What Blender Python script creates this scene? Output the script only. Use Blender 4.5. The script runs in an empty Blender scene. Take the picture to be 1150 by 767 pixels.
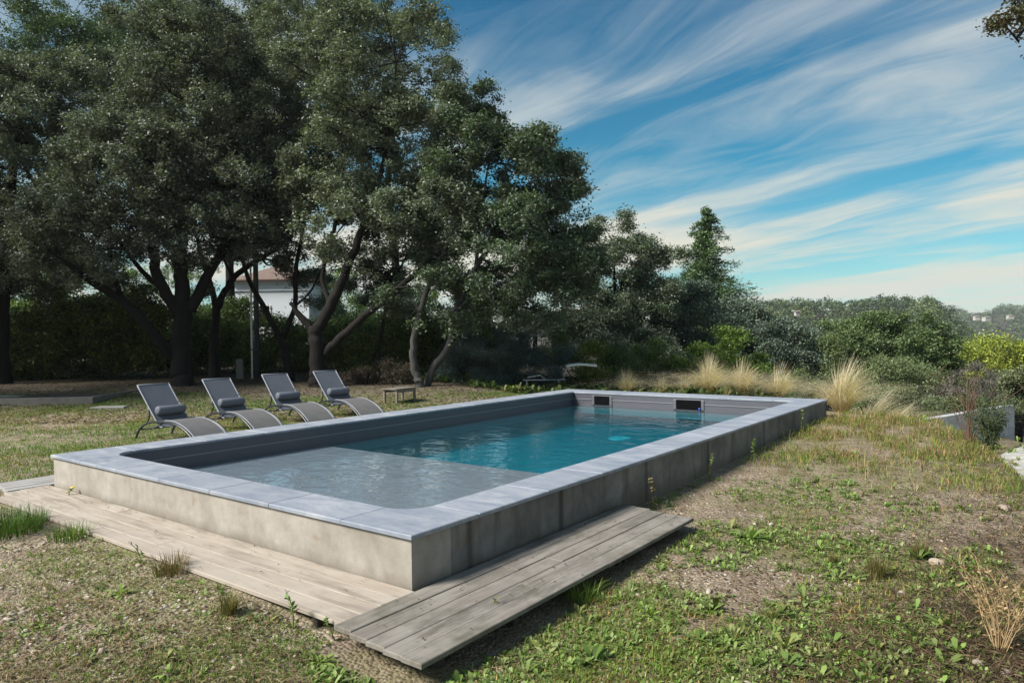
import bpy, math, random
import numpy as np
from mathutils import Matrix, Vector

# ------------------------------------------------------------------ camera, sky, sun, exposure
scene = bpy.context.scene
COL = scene.collection
FPX, CX, CY = 788.07, 575.0, 383.5          # focal length in photo pixels (1150 wide)
PITCH, ROLL, EYE = -0.00703, 0.0144, 1.70
cam_d = bpy.data.cameras.new('camera')
cam_d.sensor_width = 36.0
cam_d.lens = 36.0 * FPX / 1150.0
cam_d.clip_start, cam_d.clip_end = 0.05, 20000
cam = bpy.data.objects.new('camera', cam_d)
COL.objects.link(cam)
_r0 = Vector((1, 0, 0)); _f = Vector((0, math.cos(PITCH), math.sin(PITCH))); _u0 = Vector((0, -math.sin(PITCH), math.cos(PITCH)))
_R = _r0 * math.cos(ROLL) - _u0 * math.sin(ROLL)
_U = _r0 * math.sin(ROLL) + _u0 * math.cos(ROLL)
cam.matrix_world = Matrix(((_R.x, _U.x, -_f.x, 0), (_R.y, _U.y, -_f.y, 0), (_R.z, _U.z, -_f.z, EYE), (0, 0, 0, 1)))
scene.camera = cam

SUN_EL, SUN_AZ = math.radians(43), math.atan2(-0.90, -0.43)
vs = scene.view_settings
vs.view_transform = 'Standard'; vs.look = 'None'; vs.gamma = 1.0; vs.use_curve_mapping = False
vs.exposure = 1.05
cy = scene.cycles
cy.max_bounces = 8; cy.diffuse_bounces = 3; cy.glossy_bounces = 4; cy.transmission_bounces = 4
cy.transparent_max_bounces = 10; cy.volume_bounces = 0
cy.caustics_reflective = False; cy.caustics_refractive = False
cy.sample_clamp_indirect = 4.0
cy.use_denoising = True
try:
    cy.denoiser = 'OPENIMAGEDENOISE'; cy.denoising_prefilter = 'ACCURATE'
except Exception:
    pass

class NT:
    """tiny node-tree helper"""
    def __init__(s, tree):
        s.t = tree; s.n = tree.nodes; s.l = tree.links
    def add(s, typ, ins=None, **props):
        nd = s.n.new(typ)
        for k, v in props.items(): setattr(nd, k, v)
        for k, v in (ins or {}).items():
            sock = nd.inputs[k]
            if isinstance(v, bpy.types.NodeSocket): s.l.new(v, sock)
            else: sock.default_value = v
        return nd
    def math(s, op, a, b=None, c=None, clamp=False):
        nd = s.n.new('ShaderNodeMath'); nd.operation = op; nd.use_clamp = clamp
        for i, v in enumerate((a, b, c)):
            if v is None: continue
            if isinstance(v, bpy.types.NodeSocket): s.l.new(v, nd.inputs[i])
            else: nd.inputs[i].default_value = v
        return nd.outputs[0]
    def mix(s, fac, a, b, blend='MIX'):
        nd = s.n.new('ShaderNodeMix'); nd.data_type = 'RGBA'; nd.blend_type = blend
        for sock, v in ((nd.inputs[0], fac), (nd.inputs[6], a), (nd.inputs[7], b)):
            if isinstance(v, bpy.types.NodeSocket): s.l.new(v, sock)
            elif isinstance(v, (int, float)): sock.default_value = v
            else: sock.default_value = (v[0], v[1], v[2], 1)
        return nd.outputs[2]
    def ramp(s, fac, stops, interp='LINEAR'):
        nd = s.n.new('ShaderNodeValToRGB'); nd.color_ramp.interpolation = interp
        cr = nd.color_ramp
        while len(cr.elements) > 1: cr.elements.remove(cr.elements[-1])
        for i, (p, c) in enumerate(stops):
            e = cr.elements[0] if i == 0 else cr.elements.new(p)
            e.position = p
            e.color = (c, c, c, 1) if isinstance(c, (int, float)) else (c[0], c[1], c[2], 1)
        s.l.new(fac, nd.inputs[0])
        return nd.outputs[0]
    def noise(s, vec, scale, detail=4, rough=.55, dist=0.0, out='Fac'):
        nd = s.add('ShaderNodeTexNoise', {'Scale': scale, 'Detail': detail, 'Roughness': rough, 'Distortion': dist})
        if vec is not None: s.l.new(vec, nd.inputs['Vector'])
        return nd.outputs[out]
    def mapping(s, vec, loc=(0, 0, 0), rot=(0, 0, 0), scale=(1, 1, 1)):
        nd = s.add('ShaderNodeMapping', {'Location': loc, 'Rotation': rot, 'Scale': scale})
        s.l.new(vec, nd.inputs['Vector'])
        return nd.outputs[0]

world = bpy.data.worlds.new('World'); scene.world = world; world.use_nodes = True
w = NT(world.node_tree); w.n.clear()
sky = w.add('ShaderNodeTexSky', sky_type='NISHITA', sun_disc=False, sun_elevation=SUN_EL, sun_rotation=SUN_AZ,
            altitude=150, air_density=1.0, dust_density=0.6, ozone_density=2.0)
tc = w.add('ShaderNodeTexCoord')
sep = w.add('ShaderNodeSeparateXYZ', {0: tc.outputs['Generated']})
dz = w.math('ADD', w.math('MAXIMUM', sep.outputs[2], 0.0), 0.07)
px_ = w.math('DIVIDE', sep.outputs[0], dz); py_ = w.math('DIVIDE', sep.outputs[1], dz)
SEED = 147.0
ca = w.math('ADD', w.math('MULTIPLY', px_, -0.50), w.math('MULTIPLY', py_, 0.866))      # along the streaks
cb = w.math('ADD', w.math('MULTIPLY', px_, 0.866), w.math('MULTIPLY', py_, 0.50))       # across them
v0 = w.add('ShaderNodeCombineXYZ', {0: w.math('MULTIPLY', ca, 0.5), 1: w.math('MULTIPLY', cb, 0.9), 2: SEED}).outputs[0]
warp = w.math('SUBTRACT', w.noise(v0, 0.9, 3, .5), 0.5)
cbw = w.math('ADD', cb, w.math('MULTIPLY', warp, 1.05))
caw = w.math('ADD', ca, w.math('MULTIPLY', w.math('SUBTRACT', w.noise(v0, 2.3, 2, .5), 0.5), 0.8))
va = w.add('ShaderNodeCombineXYZ', {0: w.math('MULTIPLY', caw, 0.40), 1: cbw, 2: SEED + 1.3}).outputs[0]
vb = w.add('ShaderNodeCombineXYZ', {0: w.math('MULTIPLY', caw, 0.55), 1: w.math('MULTIPLY', cbw, 2.6), 2: SEED + 3.7}).outputs[0]
vc = w.add('ShaderNodeCombineXYZ', {0: w.math('MULTIPLY', ca, 0.55), 1: w.math('MULTIPLY', cb, 0.8), 2: SEED + 9.1}).outputs[0]
n_fine = w.noise(va, 1.0, 6, .54, .5)
n_wisp = w.noise(vb, 2.0, 8, .64, 1.3)
n_big = w.noise(vc, 0.62, 3, .5, .3)
cl = w.math('ADD', w.math('MULTIPLY', n_fine, 0.65), w.math('MULTIPLY', n_wisp, 0.19))
cl = w.math('ADD', cl, w.math('MULTIPLY', n_big, 0.50))
cmask = w.ramp(cl, [(0.555, 0.0), (0.61, 0.22), (0.67, 0.60), (0.74, 1.0)])
up = w.ramp(sep.outputs[2], [(0.0, 0.35), (0.03, 0.8), (0.12, 1.0)])
cmask = w.math('MULTIPLY', w.math('MULTIPLY', cmask, up), 0.92)
tintz = w.ramp(sep.outputs[2], [(0.0, (.80, .74, .78)), (.06, (.40, .76, .74)), (.22, (.08, .60, .66)), (.5, (.045, .46, .60))])
skycol = w.mix(1.0, sky.outputs[0], tintz, 'MULTIPLY')
ccol = w.ramp(sep.outputs[2], [(0.0, (5.4, 4.6, 4.2)), (0.10, (5.8, 5.3, 4.2)), (0.22, (4.6, 4.9, 4.6)), (0.45, (2.6, 3.2, 3.8))])
final = w.mix(cmask, skycol, ccol)
bg = w.add('ShaderNodeBackground', {'Color': final, 'Strength': 0.072})
w.l.new(bg.outputs[0], w.add('ShaderNodeOutputWorld').inputs[0])

sd = bpy.data.lights.new('sun', 'SUN'); sd.energy = 3.9; sd.angle = math.radians(18.0); sd.color = (1.0, 0.95, 0.87)
sun = bpy.data.objects.new('sun', sd); COL.objects.link(sun)
_sdir = Vector((math.sin(SUN_AZ) * math.cos(SUN_EL), math.cos(SUN_AZ) * math.cos(SUN_EL), math.sin(SUN_EL)))
sun.rotation_euler = (-_sdir).to_track_quat('-Z', 'Y').to_euler()
sun.location = _sdir * 60

# ------------------------------------------------------------------ frames and helpers
RNG = np.random.default_rng(7)
PA = 0.92317                                   # heading of the pool's long side
E2 = np.array([math.cos(PA), math.sin(PA)]); E1 = np.array([math.sin(PA), -math.cos(PA)])
PB = np.array([-0.6937, 4.6909])               # near corner of the pool
PL, PW, PH = 11.43, 6.03, 0.377
ROTP = PA - math.pi / 2                        # rotation of the pool frame (x = across, y = along)

def ray(x, y):
    u2 = (x - CX) / FPX; v2 = -(y - CY) / FPX
    u = u2 * math.cos(ROLL) + v2 * math.sin(ROLL); v = -u2 * math.sin(ROLL) + v2 * math.cos(ROLL)
    return np.array([u, math.cos(PITCH) - v * math.sin(PITCH), math.sin(PITCH) + v * math.cos(PITCH)])
def dep(x, y, Y):
    d = ray(x, y); return d * (Y / d[1]) + np.array([0, 0, EYE])
def at(x, y, z):
    d = ray(x, y); return d * ((z - EYE) / d[2]) + np.array([0, 0, EYE])
def pool_xy(X, Y):
    dx, dy = X - PB[0], Y - PB[1]
    return dx * E1[0] + dy * E1[1], dx * E2[0] + dy * E2[1]
def world_xy(xp, yp):
    return PB[0] + xp * E1[0] + yp * E2[0], PB[1] + xp * E1[1] + yp * E2[1]
def sst(a, b, x):
    t = np.clip((x - a) / (b - a), 0, 1); return t * t * (3 - 2 * t)

_ph = np.random.default_rng(3).uniform(0, 6.28, (40,)); _dr = np.random.default_rng(4).normal(size=(40, 3))
_dr /= np.linalg.norm(_dr, axis=1)[:, None]
def wobble(P, scale, seed=0, octaves=3):
    """cheap smooth noise in about -1..1"""
    P = np.asarray(P, float); out = np.zeros(P.shape[0]); amp = 1.0; tot = 0
    for o in range(octaves):
        for k in range(4):
            i = (seed * 7 + o * 4 + k) % 40
            out += amp * np.sin(P @ _dr[i] * scale * (1.7 ** o) * (1 + .23 * k) * 6.28 + _ph[i] + seed)
        tot += amp * 2.0; amp *= .62
    return out / tot

CREST_T = np.array([-9, -.25, .0, .12, .3, .44, .5, .6, .68, .73, .9, 1.2, 2.0, 4.0, 9.0])
CREST_R = np.array([90, 80, 45, 32, 23, 16.2, 15.4, 15.0, 11.6, 9.8, 7.8, 6.8, 6.6, 8.0, 12])
def terrain(X, Y):
    X = np.asarray(X, float); Y = np.asarray(Y, float)
    xp, yp = pool_xy(X, Y)
    left = -0.045
    right = -0.16 + 0.17 * sst(3.5, 11.5, yp)
    z = left + (right - left) * sst(-1.2, 0.6, xp)
    back = 0.38 * sst(14, 23, Y) + 0.9 * sst(25, 48, Y)
    z = z + back * sst(3.0, -3.0, X)
    z = z + 0.02 * np.sin(X * 1.3 + .7) * np.sin(Y * 1.1) * sst(.3, 1.2, np.maximum(xp, np.maximum(-PW - xp, np.maximum(-yp, yp - PL))))
    r = np.hypot(X, Y)
    t = np.where(Y > .01 * r, X / np.maximum(Y, .01 * r), np.where(X > 0, 9.0, -9.0))
    R = np.interp(t, CREST_T, CREST_R)
    R = np.where((Y < 0) & (X < 0), 90, R)
    R = np.where((Y < 0) & (X >= 0), 12 + 3 * -Y, R)
    d = r - R
    z = z - 1.3 * sst(0, 4.5, d) - 0.17 * np.clip(d - 13, 0, 110)
    a1 = sst(.05, .25, t) * sst(.72, .58, t)
    z = z + 33 * np.exp(-((r - 400) / 150) ** 2) * a1 
    z = z + 46 * sst(350, 1300, r) * (1 + .10 * np.sin(t * 45) + .07 * np.sin(t * 91 + 1))
    return z
def tz(X, Y): return float(terrain(np.array([X]), np.array([Y]))[0])

def tag(o, label=None, cat=None, group=None, kind=None):
    if label: o['label'] = label
    if cat: o['category'] = cat
    if group: o['group'] = group
    if kind: o['kind'] = kind
    return o
def thing(name, label, cat, loc=(0, 0, 0), rz=0.0, group=None):
    o = bpy.data.objects.new(name, None); COL.objects.link(o)
    o.empty_display_size = .2; o.location = loc; o.rotation_euler = (0, 0, rz)
    return tag(o, label, cat, group)
def copy_tree(o, parent=None):
    c = o.copy(); COL.objects.link(c)
    if parent is not None: c.parent = parent
    for ch in list(o.children): copy_tree(ch, c)
    return c

def np_mesh(name, V, loops, starts, mat, parent=None, tint=None, smooth=False):
    me = bpy.data.meshes.new(name)
    V = np.ascontiguousarray(V, dtype=np.float32)
    me.vertices.add(len(V)); me.vertices.foreach_set('co', V.ravel())
    me.loops.add(len(loops)); me.loops.foreach_set('vertex_index', np.ascontiguousarray(loops, dtype=np.int32))
    me.polygons.add(len(starts)); me.polygons.foreach_set('loop_start', np.ascontiguousarray(starts, dtype=np.int32))
    me.update(calc_edges=True)
    if tint is not None:
        at_ = me.attributes.new('tint', 'FLOAT_COLOR', 'POINT')
        c4 = np.ones((len(V), 4), np.float32); c4[:, :3] = tint
        at_.data.foreach_set('color', c4.ravel())
    if smooth: me.polygons.foreach_set('use_smooth', np.ones(len(starts), bool))
    me.materials.append(mat)
    o = bpy.data.objects.new(name, me); COL.objects.link(o)
    if parent is not None: o.parent = parent
    return o

class MB:
    def __init__(s): s.v = []; s.f = []
    def box(s, x0, x1, y0, y1, z0, z1):
        b = len(s.v)
        s.v += [(x0, y0, z0), (x1, y0, z0), (x1, y1, z0), (x0, y1, z0), (x0, y0, z1), (x1, y0, z1), (x1, y1, z1), (x0, y1, z1)]
        s.f += [tuple(b + i for i in q) for q in ((3, 2, 1, 0), (4, 5, 6, 7), (0, 1, 5, 4), (1, 2, 6, 5), (2, 3, 7, 6), (3, 0, 4, 7))]
        return s
    def prism(s, poly, z0, z1, bev=0.0):
        """extrude a counter-clockwise outline; bev chamfers the top edge"""
        n = len(poly); b = len(s.v); P = np.array(poly, float)
        rings = [(P, z0), (P, z1 - bev)]
        if bev > 0:
            c = []
            for i in range(n):
                a0 = P[i] - P[i - 1]; a1 = P[(i + 1) % n] - P[i]
                n0 = np.array([-a0[1], a0[0]]) / (np.linalg.norm(a0) + 1e-9); n1 = np.array([-a1[1], a1[0]]) / (np.linalg.norm(a1) + 1e-9)
                m = (n0 + n1); m /= max(np.linalg.norm(m), .3)
                c.append(P[i] + m * bev / max(.4, float(m @ n0)))
            rings.append((np.array(c), z1))
        for R_, z in rings: s.v += [(p[0], p[1], z) for p in R_]
        for k in range(len(rings) - 1):
            for i in range(n):
                j = (i + 1) % n
                s.f.append((b + k * n + i, b + k * n + j, b + (k + 1) * n + j, b + (k + 1) * n + i))
        s.f.append(tuple(b + i for i in reversed(range(n))))
        s.f.append(tuple(b + (len(rings) - 1) * n + i for i in range(n)))
        return s
    def tube(s, pts, rad, n=8, caps=True):
        pts = [np.array(p, float) for p in pts]
        if not hasattr(rad, '__len__'): rad = [rad] * len(pts)
        b = len(s.v); prev = None
        for i, p in enumerate(pts):
            d = pts[min(i + 1, len(pts) - 1)] - pts[max(i - 1, 0)]; d = d / (np.linalg.norm(d) + 1e-9)
            if prev is None:
                a = np.array([0, 0, 1.0]) if abs(d[2]) < .9 else np.array([1.0, 0, 0])
                e = np.cross(d, a)
            else: e = prev - d * (prev @ d)
            e /= (np.linalg.norm(e) + 1e-9); prev = e; g = np.cross(d, e)
            for k in range(n):
                t = 2 * math.pi * k / n
                s.v.append(tuple(p + rad[i] * (math.cos(t) * e + math.sin(t) * g)))
        for i in range(len(pts) - 1):
            for k in range(n):
                k2 = (k + 1) % n
                s.f.append((b + i * n + k, b + i * n + k2, b + (i + 1) * n + k2, b + (i + 1) * n + k))
        if caps:
            s.f.append(tuple(b + k for k in reversed(range(n)))); e0 = b + (len(pts) - 1) * n
            s.f.append(tuple(e0 + k for k in range(n)))
        return s
    def ribbon(s, prof, y0, y1, th):
        """a sheet following a profile in xz, spanning y0..y1, with thickness"""
        b = len(s.v); n = len(prof); P = np.array(prof, float)
        for i in range(n):
            d = P[min(i + 1, n - 1)] - P[max(i - 1, 0)]; d /= np.linalg.norm(d) + 1e-9
            nn = np.array([-d[1], d[0]]) * th / 2
            for q, y in ((P[i] + nn, y0), (P[i] + nn, y1), (P[i] - nn, y1), (P[i] - nn, y0)):
                s.v.append((q[0], y, q[1]))
        for i in range(n - 1):
            for k in range(4):
                k2 = (k + 1) % 4
                s.f.append((b + i * 4 + k, b + i * 4 + k2, b + (i + 1) * 4 + k2, b + (i + 1) * 4 + k))
        s.f.append((b + 3, b + 2, b + 1, b)); e = b + (n - 1) * 4; s.f.append((e, e + 1, e + 2, e + 3))
        return s
    def build(s, name, mat, parent=None, smooth=False, offset=None, bevel=0.0):
        me = bpy.data.meshes.new(name)
        V = s.v if offset is None else [tuple(np.array(v) - np.array(offset)) for v in s.v]
        me.from_pydata(V, [], s.f); me.update()
        if smooth: me.polygons.foreach_set('use_smooth', np.ones(len(me.polygons), bool))
        me.materials.append(mat)
        o = bpy.data.objects.new(name, me); COL.objects.link(o)
        if parent is not None: o.parent = parent
        if bevel > 0:
            m = o.modifiers.new('bevel', 'BEVEL'); m.width = bevel; m.segments = 2; m.limit_method = 'ANGLE'
        return o

def spline(pts, n=6):
    """Catmull-Rom through points of any dimension"""
    P = [np.array(p, float) for p in pts]; P = [2 * P[0] - P[1]] + P + [2 * P[-1] - P[-2]]; out = []
    for i in range(1, len(P) - 2):
        for k in range(n):
            t = k / n
            out.append(.5 * ((2 * P[i]) + (-P[i - 1] + P[i + 1]) * t + (2 * P[i - 1] - 5 * P[i] + 4 * P[i + 1] - P[i + 2]) * t * t
                             + (-P[i - 1] + 3 * P[i] - 3 * P[i + 1] + P[i + 2]) * t ** 3))
    out.append(P[-2]); return out

# ------------------------------------------------------------------ materials
def new_mat(name):
    m = bpy.data.materials.new(name); m.use_nodes = True; k = NT(m.node_tree); k.n.clear()
    return m, k
def finish(k, shader): k.l.new(shader, k.add('ShaderNodeOutputMaterial').inputs[0])
def pbsdf(k, col, rough=.6, metal=0.0, normal=None, spec=None):
    ins = {'Base Color': col if isinstance(col, bpy.types.NodeSocket) else (*col, 1), 'Roughness': rough, 'Metallic': metal}
    if normal is not None: ins['Normal'] = normal
    if spec is not None: ins['Specular IOR Level'] = spec
    return k.add('ShaderNodeBsdfPrincipled', ins).outputs[0]
def bump(k, h, strength=.5, dist=.01):
    return k.add('ShaderNodeBump', {'Height': h, 'Strength': strength, 'Distance': dist}).outputs[0]
def ocoord(k): return k.add('ShaderNodeTexCoord').outputs['Object']

def plain(name, col, rough=.6, metal=0.0, var=.12, scale=8, bmp=.0, spec=None):
    m, k = new_mat(name); v = ocoord(k); n = k.noise(v, scale, 5, .6)
    c = k.mix(n, tuple(x * (1 - var * 2) for x in col), tuple(min(1, x * (1 + var * 2)) for x in col))
    finish(k, pbsdf(k, c, rough, metal, bump(k, k.noise(v, scale * 5, 4, .6), bmp, .01) if bmp else None, spec)); return m

def leaf_mat(name, transl=.22, rough=.5, spec=.35, back=1.0):
    m, k = new_mat(name)
    a = k.add('ShaderNodeAttribute', attribute_name='tint').outputs['Color']
    p = pbsdf(k, a, rough, 0, None, spec)
    tcol = k.mix(1.0, a, (1.15, 1.3, .55), 'MULTIPLY')
    t = k.add('ShaderNodeBsdfTranslucent', {'Color': tcol}).outputs[0]
    mx = k.add('ShaderNodeMixShader', {0: transl, 1: p, 2: t}).outputs[0]
    finish(k, mx); return m
M_LEAF = leaf_mat('leaf', .20, .50, .32)
M_GRASS = leaf_mat('grass_blade', .28, .55, .25)
M_DRY = leaf_mat('dry_blade', .30, .7, .15)

def bark_mat(name, c0, c1):
    m, k = new_mat(name); v = ocoord(k)
    vv = k.mapping(v, scale=(1, 1, .25)); n = k.noise(vv, 14, 6, .65); n2 = k.noise(v, 2.2, 3)
    c = k.mix(n, c0, c1); c = k.mix(k.math('MULTIPLY', n2, .3), c, tuple(x * 1.5 for x in c1))
    finish(k, pbsdf(k, c, .9, 0, bump(k, n, .9, .03), .2)); return m
M_BARK = bark_mat('bark_dark', (.006, .0055, .005), (.019, .017, .015))
M_BARK_GREY = bark_mat('bark_grey', (.022, .022, .022), (.075, .074, .07))

def concrete_mat(name, joints, cA, cB, stain=.55):
    m, k = new_mat(name); v = ocoord(k); s = k.add('ShaderNodeSeparateXYZ', {0: v})
    n1 = k.noise(v, 1.6, 6, .62, .4); n2 = k.noise(v, 9, 6, .65); n3 = k.noise(k.mapping(v, scale=(1.6, 1.6, .22)), 3.2, 5, .6)
    c = k.mix(k.ramp(n1, [(.32, 0), (.68, 1)]), cA, cB)
    c = k.mix(k.ramp(n2, [(.45, 0), (.75, .35)]), c, tuple(x * .62 for x in cA))
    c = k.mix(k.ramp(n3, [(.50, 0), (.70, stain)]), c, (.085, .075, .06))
    # rusty blotches and a dirt line at the foot
    n4 = k.noise(v, 2.7, 4, .6, .8); c = k.mix(k.ramp(n4, [(.62, 0), (.72, .45)]), c, (.20, .135, .075))
    foot = k.ramp(k.math('ADD', s.outputs[2], k.math('MULTIPLY', n1, .10)), [(.02, .65), (.14, 0)])
    c = k.mix(foot, c, (.12, .10, .075))
    j = None
    for yj in joints:
        d = k.math('ABSOLUTE', k.math('SUBTRACT', s.outputs[1], yj))
        g = k.ramp(k.math('ADD', d, k.math('MULTIPLY', n2, .03)), [(.018, .85), (.075, 0)])
        j = g if j is None else k.math('MAXIMUM', j, g)
    if j is not None:
        c = k.mix(k.math('MULTIPLY', j, k.ramp(n3, [(.3, .55), (.6, 1)])), c, (.045, .038, .032))
    finish(k, pbsdf(k, c, .88, 0, bump(k, k.noise(v, 30, 6, .7), .35, .008), .25)); return m

def stone_mat():
    m, k = new_mat('coping_stone'); v = ocoord(k)
    g = k.add('ShaderNodeNewGeometry').outputs['Random Per Island']
    vv = k.mapping(v, rot=(0, 0, .5), scale=(1, 2.6, 1)); n1 = k.noise(vv, 1.9, 7, .62, .5); n2 = k.noise(v, 26, 5, .7); n3 = k.noise(v, 5, 4)
    c = k.mix(k.ramp(n1, [(.34, 0), (.68, 1)]), (.185, .215, .27), (.36, .375, .41))
    c = k.mix(k.math('MULTIPLY', g, .50), c, (.19, .215, .26))
    c = k.mix(k.ramp(n2, [(.5, 0), (.78, .35)]), c, (.13, .135, .15))
    c = k.mix(k.ramp(n3, [(.58, 0), (.72, .3)]), c, (.40, .39, .37))
    finish(k, pbsdf(k, c, k.math('ADD', .5, k.math('MULTIPLY', n3, .25)), 0, bump(k, n2, .25, .004), .4)); return m

def wood_mat(name, cs, along, moss=.0):
    """weathered boards: grain runs along one axis of the pool frame"""
    m, k = new_mat(name); v = ocoord(k)
    g = k.add('ShaderNodeNewGeometry').outputs['Random Per Island']
    off = k.add('ShaderNodeCombineXYZ', {0: k.math('MULTIPLY', g, 17), 1: k.math('MULTIPLY', g, 31), 2: 0.0}).outputs[0]
    vo = k.add('ShaderNodeVectorMath', {0: v, 1: off}, operation='ADD').outputs[0]
    sc = (1.2, 24, 24) if along == 'x' else (24, 1.2, 24)
    gr = k.noise(k.mapping(vo, scale=sc), 1.6, 7, .68, .25); bl = k.noise(vo, 2.0, 5, .6, .5); sp = k.noise(v, 11, 5, .7)
    c = k.mix(k.ramp(gr, [(.28, 0), (.72, 1)]), cs[0], cs[1])
    c = k.mix(k.ramp(bl, [(.42, 0), (.70, .6)]), c, cs[2])
    lw = k.noise(k.mapping(vo, scale=(.5, 3, 3) if along == 'x' else (3, .5, 3)), 2.2, 6, .66, .6); c = k.mix(k.ramp(lw, [(.50, 0), (.66, .75)]), c, tuple(x * .55 for x in cs[0]))
    c = k.mix(k.math('MULTIPLY', g, .35), c, cs[3])
    c = k.mix(k.ramp(sp, [(.64, 0), (.74, .55)]), c, tuple(x * .35 for x in cs[0]))
    if moss: c = k.mix(k.ramp(k.noise(v, 1.6, 5, .65), [(.50, 0), (.66, moss)]), c, (.075, .07, .045))
    finish(k, pbsdf(k, c, .85, 0, bump(k, gr, .5, .004), .25)); return m

M_STONE = stone_mat()
M_LINER = plain('pool_liner', (.070, .070, .086), .45, var=.08, scale=2)
M_LINER_LIGHT = plain('liner_trim', (.17, .175, .19), .5, var=.05)
M_LEDGE = plain('ledge_liner', (.215, .205, .235), .5, var=.06, scale=1.5)
M_FLOOR = plain('floor_liner', (.25, .26, .27), .5, var=.05, scale=1.5)
M_SKIM = plain('skimmer_plastic', (.10, .10, .115), .4)
M_BLACK = plain('dark_void', (.004, .004, .005), .9, spec=.05)
M_BLUE = plain('blue_plastic', (.02, .10, .5), .4)
M_METAL = plain('anthracite_metal', (.020, .024, .032), .38, .0, .1, 6, spec=.6)
M_EDGE = plain('sling_edging', (.20, .215, .25), .55)
M_WHITE = plain('white_plastic', (.76, .77, .73), .5)
M_GREYTUBE = plain('grey_tube', (.46, .49, .54), .4, .3)
M_RENDER = plain('white_render', (.62, .66, .70), .9, var=.05, scale=1)
M_SOIL = plain('soil', (.045, .036, .028), .95, var=.3, scale=6, bmp=.5)
M_BEDWOOD = plain('bed_board', (.17, .155, .14), .85, var=.25, scale=5, bmp=.3)
M_TABLEWOOD = plain('table_board', (.15, .135, .115), .8, var=.25, scale=9, bmp=.3)
M_STEEL = plain('galvanised', (.07, .075, .08), .55, .3)

def sling_mat(name, a, b):
    m, k = new_mat(name); v = ocoord(k)
    wv = k.add('ShaderNodeTexWave', {'Scale': 60.0, 'Distortion': 0.0}, bands_direction='Y'); k.l.new(v, wv.inputs['Vector'])
    n = k.noise(v, 5, 4); c = k.mix(n, a, b)
    finish(k, pbsdf(k, c, .62, 0, bump(k, wv.outputs['Fac'], .15, .002), .35)); return m
M_SLING = sling_mat('grey_sling', (.085, .095, .118), (.125, .138, .168))
M_PILLOW = sling_mat('pillow_fabric', (.085, .098, .125), (.15, .165, .20))

def roof_mat():
    m, k = new_mat('roof_tile'); v = ocoord(k)
    n = k.noise(v, 5, 4); c = k.mix(n, (.22, .15, .12), (.42, .33, .28)); finish(k, pbsdf(k, c, .9)); return m
M_ROOF = roof_mat()

def block_mat():
    m, k = new_mat('block_wall'); v = ocoord(k)
    br = k.add('ShaderNodeTexBrick', {'Scale': 1.0, 'Mortar Size': .012, 'Brick Width': .5, 'Row Height': .2, 'Color1': (.36, .37, .40, 1), 'Color2': (.46, .47, .49, 1), 'Mortar': (.30, .30, .31, 1)})
    k.l.new(k.mapping(v, rot=(math.pi / 2, 0, 0)), br.inputs['Vector'])
    c = k.mix(k.ramp(k.noise(v, 3, 5), [(.4, 0), (.7, .5)]), br.outputs['Color'], (.25, .25, .27))
    finish(k, pbsdf(k, c, .9)); return m
M_BLOCK = block_mat()

def ground_mat():
    m, k = new_mat('ground_soil')
    v = k.add('ShaderNodeNewGeometry').outputs['Position']
    n0 = k.noise(v, .55, 5, .6, .4); n1 = k.noise(v, 3.0, 6, .65); n2 = k.noise(v, 22, 5, .7)
    vo = k.add('ShaderNodeTexVoronoi', {'Scale': 38.0, 'Randomness': 1.0}); k.l.new(v, vo.inputs['Vector'])
    cell = k.add('ShaderNodeSeparateColor', {0: vo.outputs['Color']}).outputs[0]
    soil = k.mix(n2, (.095, .072, .052), (.27, .215, .16))
    peb = k.mix(cell, (.19, .145, .105), (.50, .42, .33))
    c = k.mix(k.ramp(n1, [(.38, .05), (.60, .85)]), soil, peb)
    moss = k.mix(n2, (.08, .10, .02), (.18, .21, .045))
    c = k.mix(k.ramp(n0, [(.45, 0), (.68, .7)]), c, moss)
    # leaf litter darkened to paint in tree shade; dry mat on the right brow
    s = k.add('ShaderNodeSeparateXYZ', {0: v})
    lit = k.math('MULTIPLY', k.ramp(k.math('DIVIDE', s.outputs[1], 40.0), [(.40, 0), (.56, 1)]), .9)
    xy_ = k.math('ADD', k.math('MULTIPLY', s.outputs[0], .797), k.math('MULTIPLY', s.outputs[1], -.603)); rt = k.ramp(k.math('ADD', k.math('ADD', xy_, 3.38 + .0), k.math('MULTIPLY', n1, 1.0)), [(.40, 0), (.75, .30)])
    c = k.mix(rt, c, k.mix(n2, (.055, .040, .025), (.20, .145, .085)))
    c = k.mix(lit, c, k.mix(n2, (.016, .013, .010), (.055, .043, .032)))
    h = k.math('ADD', k.math('MULTIPLY', vo.outputs['Distance'], -1.0), k.math('MULTIPLY', n2, .8))
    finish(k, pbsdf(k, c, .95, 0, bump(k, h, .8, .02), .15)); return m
M_GROUND = ground_mat()

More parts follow.
